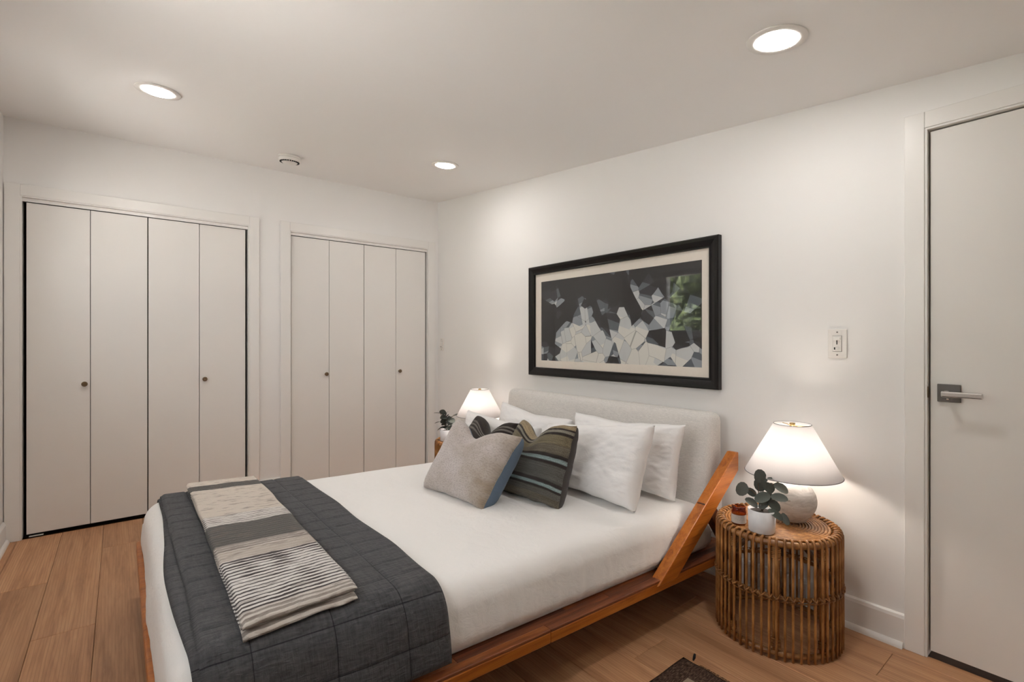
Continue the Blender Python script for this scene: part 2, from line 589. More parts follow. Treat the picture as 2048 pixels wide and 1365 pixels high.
def tag(o, label=None, cat=None, group=None, kind=None):
    if label:
        o['label'] = label
    if cat:
        o['category'] = cat
    if group:
        o['group'] = group
    if kind:
        o['kind'] = kind
    return o


def empty(name, loc, rz=0.0):
    o = bpy.data.objects.new(name, None)
    o.location = loc
    o.rotation_euler = (0, 0, rz)
    o.empty_display_size = 0.05
    col.objects.link(o)
    return o


class MB:
    """collects geometry in world coordinates (or in the coordinates of the parent when local=True)"""

    def __init__(self):
        self.v, self.f, self.mi, self.uv, self.sm = [], [], [], {}, []

    def add(self, verts, faces, mi=0, smooth=False, uvs=None):
        b = len(self.v)
        self.v += [Vector(p) for p in verts]
        for i, f in enumerate(faces):
            if uvs is not None:
                self.uv[len(self.f)] = [uvs[k] for k in f]
            self.f.append(tuple(b + k for k in f))
            self.mi.append(mi if isinstance(mi, int) else mi[i])
            self.sm.append(smooth)
        return self

    def box(self, x0, x1, y0, y1, z0, z1, mi=0):
        v = [(x, y, z) for z in (z0, z1) for y in (y0, y1) for x in (x0, x1)]
        return self.add(v, [(0, 2, 3, 1), (4, 5, 7, 6), (0, 1, 5, 4), (2, 6, 7, 3), (0, 4, 6, 2), (1, 3, 7, 5)], mi)

    def prism(self, poly, axis, a, b, mi=0):
        """extrude a closed polygon of 2D points along an axis ('x','y','z')"""
        n = len(poly)

        def P(p, t):
            return {'x': (t, p[0], p[1]), 'y': (p[0], t, p[1]), 'z': (p[0], p[1], t)}[axis]
        v = [P(p, a) for p in poly] + [P(p, b) for p in poly]
        f = [tuple(range(n))[::-1], tuple(range(n, 2 * n))]
        f += [(i, (i + 1) % n, n + (i + 1) % n, n + i) for i in range(n)]
        return self.add(v, f, mi)

    def tube(self, path, r, n=8, closed=False, mi=0, cap=True):
        path = [Vector(p) for p in path]
        m = len(path)
        rs = r if isinstance(r, (list, tuple)) else [r] * m
        verts, faces = [], []
        up = None
        for i, p in enumerate(path):
            if closed:
                d = path[(i + 1) % m] - path[i - 1]
            else:
                d = path[min(i + 1, m - 1)] - path[max(i - 1, 0)]
            d.normalize()
            if up is None:
                up = Vector((0, 0, 1)) if abs(d.z) < 0.9 else Vector((1, 0, 0))
            s = d.cross(up)
            s.normalize()
            up = s.cross(d)
            for k in range(n):
                a = 2 * PI * k / n
                verts.append(p + (s * math.cos(a) + up * math.sin(a)) * rs[i])
        for i in range(m if closed else m - 1):
            j = (i + 1) % m
            for k in range(n):
                k2 = (k + 1) % n
                faces.append((i * n + k, i * n + k2, j * n + k2, j * n + k))
        if cap and not closed:
            faces.append(tuple(range(n))[::-1])
            faces.append(tuple((m - 1) * n + k for k in range(n)))
        return self.add(verts, faces, mi, True)

    def lathe(self, prof, c=(0, 0, 0), n=48, mi=0, smooth=True, uv=False):
        verts, faces = [], []
        m = len(prof)
        for i in range(n):
            a = 2 * PI * i / n
            for (r, z) in prof:
                verts.append((c[0] + r * math.cos(a), c[1] + r * math.sin(a), c[2] + z))
        for i in range(n):
            j = (i + 1) % n
            for k in range(m - 1):
                faces.append((i * m + k, j * m + k, j * m + k + 1, i * m + k + 1))
        uvs = None
        if uv:
            uvs = [(i / n, k / (m - 1)) for i in range(n) for k in range(m)]
        return self.add(verts, faces, mi, smooth, uvs)

    def grid(self, nu, nv, fn, mi=0, uvfn=None, flip=False, smooth=True):
        verts = [fn(i / nu, j / nv) for j in range(nv + 1) for i in range(nu + 1)]
        uvs = [uvfn(i / nu, j / nv) for j in range(nv + 1) for i in range(nu + 1)] if uvfn else None
        w = nu + 1
        faces = [(j * w + i, j * w + i + 1, (j + 1) * w + i + 1, (j + 1) * w + i) for j in range(nv) for i in range(nu)]
        if flip:
            faces = [f[::-1] for f in faces]
        return self.add(verts, faces, mi, smooth, uvs)

    def build(self, name, mats, parent=None, origin=None, bevel=0.0, seg=2, xf=None, merge=False):
        if not isinstance(mats, (list, tuple)):
            mats = [mats]
        vs = [xf(p) for p in self.v] if xf else self.v
        if parent is not None:
            org = Vector(parent.location) if parent.parent is None else Vector(parent.location) + Vector(parent.parent.location)
        elif origin is not None:
            org = Vector(origin)
        else:
            xs, ys, zs = zip(*[(p.x, p.y, p.z) for p in vs])
            org = Vector(((min(xs) + max(xs)) / 2, (min(ys) + max(ys)) / 2, min(zs)))
        local = Vector((0, 0, 0))
        if parent is not None:
            xs, ys, zs = zip(*[(p.x, p.y, p.z) for p in vs])
            ctr = Vector(((min(xs) + max(xs)) / 2, (min(ys) + max(ys)) / 2, (min(zs) + max(zs)) / 2))
            local = ctr - org
            vs = [p - ctr for p in vs]
        else:
            vs = [p - org for p in vs]
        me = bpy.data.meshes.new(name)
        me.from_pydata([tuple(p) for p in vs], [], self.f)
        for m in mats:
            me.materials.append(m)
        me.polygons.foreach_set('material_index', self.mi)
        me.polygons.foreach_set('use_smooth', self.sm)
        if self.uv:
            lay = me.uv_layers.new(name='UVMap')
            for fi, uvs in self.uv.items():
                for li, u in zip(me.polygons[fi].loop_indices, uvs):
                    lay.data[li].uv = u
        me.update()
        o = bpy.data.objects.new(name, me)
        if parent is None:
            o.location = org
        else:
            o.parent = parent
            o.location = local
        col.objects.link(o)
        if merge:
            w = o.modifiers.new('weld', 'WELD')
            w.merge_threshold = 0.0004
        if bevel:
            b = o.modifiers.new('bevel', 'BEVEL')
            b.width = bevel
            b.segments = seg
            b.limit_method = 'ANGLE'
            b.angle_limit = math.radians(40)
        return o


def copy_tree(o, parent=None):
    c = o.copy()
    col.objects.link(c)
    if parent is not None:
        c.parent = parent
    for ch in list(o.children):
        copy_tree(ch, c)
    return c


def nz(x, y=0.0, z=0.0):
    return noise.noise(Vector((x, y, z)))


def sstep(a, b, x):
    t = max(0.0, min(1.0, (x - a) / (b - a)))
    return t * t * (3 - 2 * t)


# ------------------------------------------------------------------ floor of separate oak planks
fl = MB().box(-0.72, XF + 0.1, YL - 0.1, 0.22, -0.08, -0.016).build('floor', M['subfloor'], origin=(2.4, -1.47, -0.08))
tag(fl, 'wide oak plank floor running along the headboard wall', 'floor', kind='structure')
row = 0
butts = {0: [0.817, 2.75], 1: [1.43, 3.4], 2: [0.46, 2.6], 3: [1.9, 3.9], 4: [0.9, 2.95], 5: [1.6, 3.6], 6: [0.7, 2.3, 4.2], 7: [1.35, 3.12], 8: [0.55, 2.5, 4.4], 9: [1.8, 3.72], 10: [1.0, 3.0], 11: [1.5, 3.5], 12: [0.8, 2.9], 13: [1.7, 3.6], 14: [1.0, 2.8], 15: [2.0, 4.0]}
edges = [YL] + [-2.885 + 0.2 * k for k in range(0, 15)] + [0.0]
for r_ in range(len(edges) - 1):
    ya, yb = edges[r_], edges[r_ + 1]
    if yb - ya < 0.005:
        continue
    xs = [0.0] + butts.get(max(0, r_ - 1), [1.4, 3.3]) + [XF]
    if r_ == 0:
        xs = [0.0, 1.2, 3.0, XF]
    for a, b in zip(xs[:-1], xs[1:]):
        MB().box(a + 0.0006, b - 0.0006, ya + 0.0006, yb - 0.0006, -0.016, 0.0).build('plank', M['floor'], fl, bevel=0.0016, seg=1)

# ------------------------------------------------------------------ walls and ceiling
T = 0.14
cz0, cz1 = ceil_z(-0.7), ceil_z(XF + T)
ce = MB().prism([(-0.7, ceil_z(-0.7)), (XF + T, cz1), (XF + T, cz1 + 0.12), (-0.7, ceil_z(-0.7) + 0.12)], 'y', YL - T, T).build('ceiling', M['ceiling'], origin=(2.4, -1.47, 2.3))
tag(ce, 'white ceiling sloping down towards the room door', 'ceiling', kind='structure')


def wall_x(mb, xa, xb, y0, y1, z0, top=None):
    """a wall piece between two x positions; reaches the sloped ceiling when top is None"""
    ta, tb = (ceil_z(xa), ceil_z(xb)) if top is None else (top, top)
    mb.prism([(xa, z0), (xb, z0), (xb, tb), (xa, ta)], 'y', y0, y1)


DX0, DX1, DZ = 3.682, 4.47, 2.009          # doorway in the headboard wall
mb = MB()
wall_x(mb, -0.7, DX0, 0.0, T, 0.0)
wall_x(mb, DX0, DX1, 0.0, T, DZ)
wall_x(mb, DX1, XF + T, 0.0, T, 0.0)
mb.box(DX0 - 0.05, DX1 + 0.05, T + 0.02, T + 0.04, 0, 2.1)
w = mb.build('wall_right', M['wall'], origin=(2.4, 0.07, 0))
tag(w, 'white wall behind the headboard with the framed print', 'wall', kind='structure')
mb = MB()
xa = -0.7
for (x0, x1, z0, z1) in WIN:
    wall_x(mb, xa, x0, YL - T, YL, 0.0)
    wall_x(mb, x0, x1, YL - T, YL, 0.0, z0)
    wall_x(mb, x0, x1, YL - T, YL, z1)
    xa = x1
wall_x(mb, xa, XF + T, YL - T, YL, 0.0)
w = mb.build('wall_left', M['wall'], origin=(2.4, YL - 0.07, 0))
tag(w, 'white window wall at the left edge beside the closet', 'wall', kind='structure')
w = MB().box(XF, XF + T, YL, 0.0, 0, ceil_z(XF)).build('wall_front', M['wall'])
tag(w, 'white wall behind the camera', 'wall', kind='structure')
# closet wall with two openings; the near-black lining behind paints in the closet shade
CL = [(-2.872, -1.637, 2.076), (-1.348, -0.107, 2.076)]
mb = MB()
ya = YL
for (y0, y1, zt) in CL:
    mb.box(-0.10, 0.0, ya, y0, 0, ceil_z(0))
    mb.box(-0.10, 0.0, y0, y1, zt, ceil_z(0))
    ya = y1
mb.box(-0.10, 0.0, ya, 0.0, 0, ceil_z(0))
w = mb.build('wall_back', M['wall'], origin=(-0.05, -1.47, 0))
tag(w, 'white wall holding the two bifold closets', 'wall', kind='structure')
MB().box(-0.66, -0.64, YL, 0.0, 0, ceil_z(-0.6)).box(-0.64, -0.10, -1.52, -1.46, 0, ceil_z(-.1)).box(-0.66, -0.102, YL, 0, -0.02, 0.0005).build('closet_lining', M['dark'], w)

# ------------------------------------------------------------------ windows and what lies outside
for k, (x0, x1, z0, z1) in enumerate(WIN):
    t = empty('window_%d' % (k + 1), ((x0 + x1) / 2, YL - 0.07, z0))
    tag(t, ['small window in the left wall mirrored in the print glass', 'unseen wide window added for daylight in the left wall behind the camera'][k], 'window', kind='structure')
    fr = MB()
    for a, b, c_, d in ((x0, x0 + 0.06, z0, z1), (x1 - 0.06, x1, z0, z1), (x0 + 0.06, x1 - 0.06, z0, z0 + 0.06), (x0 + 0.06, x1 - 0.06, z1 - 0.06, z1)):
        fr.box(a, b, YL - 0.11, YL - 0.03, c_, d)
    if k == 1:
        fr.box((x0 + x1) / 2 - 0.03, (x0 + x1) / 2 + 0.03, YL - 0.11, YL - 0.03, z0 + 0.06, z1 - 0.06)
    fr.build('window_frame', M['window_frame'], t, bevel=0.003)
    MB().box(x0 + 0.05, x1 - 0.05, YL - 0.075, YL - 0.069, z0 + 0.05, z1 - 0.05).build('pane', M['glass'], t)
    MB().box(x0 - 0.03, x1 + 0.03, YL - 0.03, YL + 0.045, z0 - 0.025, z0).build('window_sill', M['trim'], t, bevel=0.004)
g = MB().box(-6, 11, -14, YL - T - 0.02, -0.25, -0.05).build('ground', M['ground'])
tag(g, 'pale paving outside the windows', 'ground', kind='structure')
mb = MB()
hr = random.Random(3)
for k in range(230):
    c = Vector((hr.uniform(-3.4, 1.6), hr.uniform(-7.4, -6.6), hr.uniform(-0.05, 2.75)))
    r = hr.uniform(0.16, 0.42)
    n = 7
    vs, fs = [], []
    for i in range(n + 1):
        for j in range(n):
            a, b = PI * i / n, 2 * PI * j / n
            d = Vector((math.sin(a) * math.cos(b), math.sin(a) * math.sin(b), math.cos(a)))
            vs.append(c + d * r * (1 + 0.55 * nz(*(c + d * r) * 9)))
    for i in range(n):
        for j in range(n):
            fs.append((i * n + j, i * n + (j + 1) % n, (i + 1) * n + (j + 1) % n, (i + 1) * n + j))
    mb.add(vs, fs)
h = mb.build('foliage', M['hedge'])
tag(h, 'bank of green garden foliage outside the small window', 'foliage', kind='stuff')

# ------------------------------------------------------------------ trim: casings, baseboards
def casing(name, label, axis, a0, a1, ztop, depth, wdt=0.07, th=0.018, z0=0.0):
    """flat casing round an opening; axis 'y' on the closet wall, 'x' on the headboard wall"""
    t = empty(name, (0.0, (a0 + a1) / 2, 0) if axis == 'y' else ((a0 + a1) / 2, 0.0, 0))
    tag(t, label, 'trim', kind='structure')

    def bx(a, b, c0, c1, za, zb, mat, nm, bev=0.0025):
        # c0..c1: depth range measured out of the wall into the room
        m = MB()
        if axis == 'y':
            m.box(c0, c1, a, b, za, zb)
        else:
            m.box(a, b, -c1, -c0, za, zb)
        return m.build(nm, mat, t, bevel=bev)
    bx(a0 - wdt, a0, 0.0, th, z0, ztop + wdt, M['trim'], 'side_casing')
    bx(a1, a1 + wdt, 0.0, th, z0, ztop + wdt, M['trim'], 'side_casing')
    bx(a0, a1, 0.0, th, ztop, ztop + wdt, M['trim'], 'head_casing')
    bx(a0, a0 + 0.007, -depth, th - 0.004, z0, ztop, M['trim'], 'jamb', 0.001)
    bx(a1 - 0.007, a1, -depth, th - 0.004, z0, ztop, M['trim'], 'jamb', 0.001)
    bx(a0 + 0.007, a1 - 0.007, -depth, th - 0.004, ztop - 0.007, ztop, M['trim'], 'head_jamb', 0.001)
    return t


closet_names = ['left bifold closet', 'bifold closet nearer the bed corner']
for k, (y0, y1, zt) in enumerate(CL):
    t = casing('trim_%d' % (k + 1), 'white painted casing round the ' + closet_names[k], 'y', y0, y1, zt, 0.10, 0.068 if k == 0 else 0.07)
    MB().box(-0.048, -0.012, y0 + 0.007, y1 - 0.007, zt - 0.026, zt - 0.007).build('track', M['track'], t, bevel=0.001)
    MB().box(-0.010, -0.004, y0 + 0.007, y1 - 0.007, zt - 0.029, zt - 0.007).build('track_fascia', M['trim'], t, bevel=0.001)

# bifold doors: four flat panels each, a knob on the second and the third leaf
XD = -0.014
for k, (y0, y1, zt) in enumerate(CL):
    t = empty('door_%d' % (k + 2), (XD - 0.015, (y0 + y1) / 2, 0))
    tag(t, ['white four panel bifold closet door at the left', 'white four panel bifold closet door beside the bed corner'][k], 'door', kind='structure')
    gl, gr, gm = [(0.017, 0.016, 0.006), (0.010, 0.016, 0.005)][k]
    yy0, yy1 = y0 + 0.007 + gl, y1 - 0.007 - gr
    wd = (yy1 - yy0 - gm - 2 * 0.0035) / 4
    ys = [yy0, yy0 + wd + 0.0035, yy0 + 2 * wd + 0.0035 + gm, yy0 + 3 * wd + 0.007 + gm]
    for i, ya in enumerate(ys):
        p = MB().box(XD - 0.028, XD, ya, ya + wd, 0.021, zt - 0.033).build('panel', M['closet'], t, bevel=0.0012)
        if i in (0, 3):
            ky = ya + wd - 0.026 if i == 0 else ya + 0.03
            m = MB()
            prof = [(0.0, 0.0), (0.009, 0.0), (0.007, 0.006), (0.006, 0.012), (0.011, 0.016), (0.0155, 0.021), (0.016, 0.025), (0.013, 0.028), (0.006, 0.0262), (0.0, 0.0258)]
            m.lathe(prof, n=24)
            for q in m.v:
                q.xyz = (XD + q.z, ky + q.x, 0.925 + q.y)
            m.build('knob', M['bronze'], p)
    if k == 0:
        MB().box(XD - 0.024, XD - 0.004, yy0 + 0.01, yy0 + 0.075, 0.0015, 0.006).build('floor_bracket', M['plastic'], t, bevel=0.001)

casing_d = casing('trim_3', 'white painted casing round the room door', 'x', DX0, DX1, DZ, 0.14, 0.062)
# room door with lever handle
t = empty('door_1', ((DX0 + DX1) / 2, 0.02, 0.0))
tag(t, 'plain white room door with a square chrome lever plate', 'door', kind='structure')
slab = MB().box(DX0 + 0.0125, DX1 - 0.0125, 0.006, 0.042, 0.022, DZ - 0.0125).build('door_slab', M['door'], t, bevel=0.0015)
MB().box(DX0 + 0.007, DX1 - 0.007, 0.046, 0.10, 0.012, DZ - 0.008).build('door_stop', M['trim'], t)
HZ, HX = 1.006, 3.749
MB().box(HX - 0.033, HX + 0.033, -0.004, 0.006, HZ - 0.033, HZ + 0.033).build('rose_plate', M['nickel'], t, bevel=0.0015)
hd = MB().tube([(HX, -0.004, HZ), (HX, -0.03, HZ), (HX, -0.046, HZ)], [0.012, 0.011, 0.012], 20)
hd.build('handle_neck', M['chrome'], t)
MB().box(HX - 0.013, HX + 0.100, -0.060, -0.047, HZ - 0.011, HZ + 0.010).build('handle', M['chrome'], t, bevel=0.004, seg=3)
MB().tube([(HX - 0.002, -0.004, HZ - 0.021), (HX - 0.002, -0.011, HZ - 0.021)], [0.004, 0.0035], 12).build('privacy_pin', M['chrome'], t)
m = MB().lathe([(0.0, 0.0), (0.022, 0.0), (0.022, 0.003), (0.0, 0.003)], n=24)
for q in m.v:
    q.xyz = (DX0 + 0.007 + q.z * 0.8, -0.006 + q.x * 0.35, HZ + q.y)
m.build('strike_plate', M['bronze'], t)

b = empty('baseboard_right', (1.8, -0.008, 0))
tag(b, 'white baseboard under the headboard wall with a rounded shoe strip', 'baseboard', kind='structure')
MB().prism([(0.0, 0.0), (-0.014, 0.0), (-0.014, 0.112), (-0.011, 0.124), (-0.006, 0.128), (0.0, 0.129)], 'x', 0.018, DX0 - 0.062).build('board', M['trim'], b)
sh = [(-0.014, 0.0)] + [(-0.014 - 0.016 * math.cos(a), 0.022 * math.sin(a)) for a in [PI / 2 * i / 6 for i in range(7)]]
MB().prism(sh, 'x', 0.018, DX0 - 0.066).build('shoe_strip', M['trim'], b)
b = empty('baseboard_left', (1.8, YL + 0.008, 0))
tag(b, 'white baseboard along the window wall', 'baseboard', kind='structure')
MB().prism([(YL, 0.0), (YL + 0.014, 0.0), (YL + 0.014, 0.112), (YL + 0.006, 0.128), (YL, 0.129)], 'x', 0.02, XF).build('board', M['trim'], b)
MB().prism([(2 * [YL][0] - YL - (q[0]), q[1]) for q in sh], 'x', 0.02, XF).build('shoe_strip', M['trim'], b)
b = MB().box(0.0, 0.014, -1.637 + 0.068, -1.348 - 0.07, 0, 0.129).build('baseboard_back', M['trim'], bevel=0.003)
tag(b, 'short white baseboard between the two closets', 'baseboard', kind='structure')
b = MB().box(XF - 0.014, XF, YL + 0.03, -0.03, 0, 0.129).build('baseboard_front', M['trim'], bevel=0.003)
tag(b, 'white baseboard on the wall behind the camera', 'baseboard', kind='structure')

# ------------------------------------------------------------------ recessed ceiling lights
slope = math.atan(0.09)


def downlight(x, y, label, rx=0.0):
    t = empty('ceiling_light', (x, y, ceil_z(x)))
    t.rotation_euler = (rx, slope + rx * 0.6, 0)
    tag(t, label, 'ceiling light', 'recessed ceiling lights')
    m = MB().lathe([(0.092, 0.002), (0.095, -0.001), (0.093, -0.004), (0.062, -0.0045), (0.059, -0.0035), (0.059, 0.016)], n=56)
    o = m.build('trim_ring', M['plastic'])
    o.parent = t
    o.location = (0, 0, 0)
    for v in o.data.vertices:
        v.co.z += -0.0065
    o2 = MB().lathe([(0.0, -0.0005), (0.0585, -0.0005), (0.0585, 0.004), (0.0, 0.004)], n=48).build('lens', M['lens'])
    o2.parent = t
    o2.location = (0, 0, -0.0098)
    return t


LIGHTS = [(1.19, -2.258, 'recessed ceiling light at the far left, over the closet side of the bed foot'),
          (1.19, -0.628, 'recessed ceiling light nearest the closet corner, above the far bedside lamp'),
          (3.415, -0.652, 'recessed ceiling light nearest the room door, above the near nightstand')]
for k, (x, y, lab) in enumerate(LIGHTS):
    downlight(x, y, lab, -0.03 if k == 0 else 0.0)

# smoke alarm
sx, sy = 0.505, -1.475
t = empty('smoke_alarm', (sx, sy, ceil_z(sx)))
t.rotation_euler = (0, slope, 0)
t.scale = (1.16, 1.16, 1.1)
tag(t, 'round white smoke alarm on the ceiling before the closets', 'smoke alarm')


def local_part(mb, name, mat, parent):
    o = mb.build(name, mat, origin=(0, 0, 0))
    o.parent = parent
    return o


local_part(MB().lathe([(0, -0.001), (0.062, -0.001), (0.062, -0.010), (0.060, -0.012), (0.0, -0.012)], n=48), 'base_plate', M['plastic'], t)
local_part(MB().lathe([(0.057, -0.012), (0.060, -0.015), (0.060, -0.030), (0.056, -0.034), (0.046, -0.035), (0.0, -0.035)], n=48), 'body', M['plastic'], t)
m = MB()
for i in range(26):
    a0 = 2 * PI * i / 26
    a1 = a0 + 2 * PI / 26 * 0.6
    pts = [(0.0465, a0), (0.055, a0), (0.055, a1), (0.0465, a1)]
    m.prism([(r * math.cos(a), r * math.sin(a)) for r, a in pts], 'z', -0.0395, -0.034)
o = local_part(m, 'vent_ribs', M['plastic_dark'], t)
o['kind'] = 'stuff'
local_part(MB().lathe([(0.044, -0.034), (0.044, -0.040), (0.038, -0.045), (0.0, -0.0465)], n=40), 'cap', M['plastic'], t)

# ------------------------------------------------------------------ switches
def switch(name, x0, x1, z0, z1, label, kind):
    t = empty(name, ((x0 + x1) / 2, -0.001, (z0 + z1) / 2))
    tag(t, label, 'light switch')
    cx, cz = (x0 + x1) / 2, (z0 + z1) / 2
    MB().box(x0, x1, -0.007, -0.0005, z0, z1).build('wall_plate', M['plastic'], t, bevel=0.003)
    ins = MB().box(cx - 0.0165, cx + 0.0165, -0.0105, -0.0065, cz - 0.033, cz + 0.033).build('insert', M['plastic'], t, bevel=0.001)
    MB().box(cx - 0.0175, cx + 0.0175, -0.0074, -0.0068, cz - 0.034, cz + 0.034).build('insert_gap', M['plastic_dark'], t)
    for s in (-1, 1):
        MB().tube([(cx, -0.007, cz + s * 0.0485), (cx, -0.0086, cz + s * 0.0485)], 0.003, 12).build('screw', M['nickel'], t)
    if kind == 0:
        MB().box(cx - 0.014, cx + 0.013, -0.0165, -0.0105, cz + 0.014, cz + 0.026).build('slider', M['plastic'], ins, bevel=0.001)
        MB().box(cx - 0.002, cx + 0.002, -0.0112, -0.0104, cz - 0.004, cz + 0.014).build('slot', M['plastic_dark'], ins)
        MB().box(cx - 0.011, cx - 0.006, -0.0115, -0.0104, cz - 0.026, cz - 0.016).build('slot', M['plastic_dark'], ins)
        MB().box(cx - 0.0055, cx + 0.008, -0.013, -0.0104, cz - 0.026, cz - 0.016).build('toggle', M['plastic'], ins, bevel=0.001)
    else:
        MB().box(cx - 0.011, cx + 0.011, -0.014, -0.0104, cz - 0.026, cz + 0.026).build('paddle', M['plastic'], ins, bevel=0.002)
        for s in (-0.018, -0.024):
            MB().box(cx - 0.009, cx + 0.009, -0.0146, -0.0139, cz + s - 0.0012, cz + s + 0.0012).build('slot', M['plastic_dark'], ins)


switch('dimmer_switch', 3.352, 3.424, 1.127, 1.251, 'white slide dimmer switch plate between the framed print and the room door', 0)
switch('wall_switch', 0.047, 0.117, 1.108, 1.226, 'small white switch plate in the far corner beside the closet', 1)

# ------------------------------------------------------------------ framed print
FX0, FX1, FZ0, FZ1 = 1.388, 2.869, 0.951, 1.742
t = empty('framed_print', ((FX0 + FX1) / 2, 0, FZ0))
tag(t, 'black framed abstract print with cream mat hanging above the headboard', 'picture')
prof = [(0.0, 0.0), (0.0, 0.030), (0.006, 0.036), (0.020, 0.034), (0.036, 0.026), (0.046, 0.022), (0.050, 0.025), (0.056, 0.024), (0.058, 0.016), (0.058, 0.0)]


def frame_side(p0, p1, inward0, inward1, name):
    """one mitred frame length: p0,p1 outer corners in (x,z); inward diagonals"""
    vs, fs = [], []
    n = len(prof)
    for (p, q) in ((p0, inward0), (p1, inward1)):
        for (d, h) in prof:
            vs.append((p[0] + q[0] * d, -h - 0.002, p[1] + q[1] * d))
    for i in range(n - 1):
        fs.append((i, i + 1, n + i + 1, n + i))
    fs.append(tuple(range(n))[::-1])
    fs.append(tuple(range(n, 2 * n)))
    MB().add(vs, fs).build(name, M['black'], t)


frame_side((FX0, FZ1), (FX1, FZ1), (1, -1), (-1, -1), 'frame_rail')
frame_side((FX1, FZ0), (FX0, FZ0), (-1, 1), (1, 1), 'frame_rail')
frame_side((FX0, FZ0), (FX0, FZ1), (1, 1), (1, -1), 'frame_stile')
frame_side((FX1, FZ1), (FX1, FZ0), (-1, -1), (-1, 1), 'frame_stile')
AX0, AX1, AZ0, AZ1 = 1.506, 2.766, 1.060, 1.628
m = MB()
IX0, IX1, IZ0, IZ1 = FX0 + 0.05, FX1 - 0.05, FZ0 + 0.05, FZ1 - 0.05
for a, b_, c_, d in ((IX0, AX0, IZ0, IZ1), (AX1, IX1, IZ0, IZ1), (AX0, AX1, IZ0, AZ0), (AX0, AX1, AZ1, IZ1)):
    m.box(a, b_, -0.012, -0.009, c_, d)
m.build('mat', M['mat'], t)
MB().add([(AX0 - .002, -0.0095, AZ0 - .002), (AX1 + .002, -0.0095, AZ0 - .002), (AX1 + .002, -0.0095, AZ1 + .002), (AX0 - .002, -0.0095, AZ1 + .002)], [(0, 1, 2, 3)], uvs=[(0, 0), (1, 0), (1, 1), (0, 1)]).build('print', M['art'], t)
MB().box(FX0 + 0.055, FX1 - 0.055, -0.0165, -0.0145, FZ0 + 0.055, FZ1 - 0.055).build('pane', M['glass'], t)
MB().box(FX0 + 0.01, FX1 - 0.01, -0.0085, -0.001, FZ0 + 0.01, FZ1 - 0.01).build('backing', M['dark'], t)

# ------------------------------------------------------------------ bed (slightly turned against the room)


def X(p):
    return Vector((p[0] + 0.02 * (p[1] + 1.2), p[1], p[2] - 0.022 * (p[1] + 1.7)))


bed = empty('bed', (2.125, -1.2, 0))
tag(bed, 'acacia wood platform bed with upholstered headboard and slanted side posts', 'bed')
BX0, BX1, RZ0, RZ1 = 1.29, 2.963, 0.198, 0.245
BY0, BY1 = -2.345, -0.06


def strips(name, x0, x1, y0, y1, z0, z1, along, mats):
    """a laminated rail of long glued staves"""
    return MB().box(x0, x1, y0, y1, z0, z1).build(name, mats, bed, bevel=0.004, xf=X)


# side rails: outer stave, two inner staves each broken once by a finger joint
for s in (1, -1):
    def bx_(xa, xb):
        return (xa, xb) if s > 0 else (BX0 + BX1 - xb, BX0 + BX1 - xa)
    a, b_ = bx_(BX1 - 0.034, BX1)
    for (ya, yb, mat) in ((BY0 + 0.05, -1.28, 'bed_light'), (-1.28, BY1, 'bed_light')):
        MB().box(a, b_, ya, yb, RZ0, RZ1 - 0.009).build('side_rail', M[mat], bed, bevel=0.004, xf=X)
        MB().box(a, b_, ya, yb, RZ1 - 0.010, RZ1).build('rail_cap', M['bed_mid' if ya < -1.5 else 'bed_dark'], bed, bevel=0.003, xf=X)
    for j, (xa, xb) in enumerate(((BX1 - 0.064, BX1 - 0.034), (BX1 - 0.11, BX1 - 0.064))):
        a, b_ = bx_(xa, xb)
        cuts = [BY0 + 0.05] + ([-1.62, -0.95] if j == 0 else [-1.9, -1.15]) + [BY1]
        for q, (ya, yb) in enumerate(zip(cuts[:-1], cuts[1:])):
            MB().box(a, b_, ya, yb, RZ0, RZ1 - 0.0008 * (j + 1)).build('rail_stave', M[['bed_mid', 'bed_dark', 'bed_dark'][(q + j) % 3]], bed, bevel=0.002, xf=X)
MB().box(BX0, BX1, BY0, BY0 + 0.05, RZ0, RZ1).build('foot_rail', M['bed_light'], bed, bevel=0.006, xf=X)
MB().box(BX0 + 0.1, BX1 - 0.1, BY1 - 0.05, BY1, RZ0, RZ1).build('head_rail', M['bed_dark'], bed, bevel=0.004, xf=X)
for k in range(12):
    ya = BY0 + 0.08 + k * 0.185
    MB().box(BX0 + 0.1, BX1 - 0.1, ya, ya + 0.09, RZ0 + 0.012, RZ0 + 0.03).build('slat', M['bed_dark'], bed, xf=X)
for lx in (BX0 + 0.30, BX1 - 0.30):
    for ly in (-2.0, -0.35):
        m = MB()
        m.box(lx - 0.03, lx + 0.03, ly - 0.03, ly + 0.03, 0.0, 0.24)
        o = m.build('leg', M['bed_dark'], bed, bevel=0.004)
        for v in o.data.vertices:
            if v.co.z > 0:
                v.co.z = 0.22 - 0.022 * (ly + 1.7) - 0.12
# slanted posts with rear braces
PW = 0.042
for s in (1, -1):
    if s > 0:
        xa, xb = 2.922, 2.922 + PW + 0.006
    else:
        xa, xb = BX0 + BX1 - 2.970, BX0 + BX1 - 2.922
    poly = [(-0.705, 0.225), (-0.575, 0.225), (-0.072, 0.612), (-0.072, 0.700), (-0.092, 0.700)]
    MB().prism(poly, 'x', xa, xb).build('slanted_post', M['bed_light'], bed, bevel=0.004, xf=X)
    poly = [(-0.36, 0.495), (-0.305, 0.52), (-0.075, 0.235), (-0.145, 0.235)]
    MB().prism(poly, 'x', xa + 0.004, xb - 0.004).build('rear_brace', M['bed_dark'], bed, bevel=0.003, xf=X)


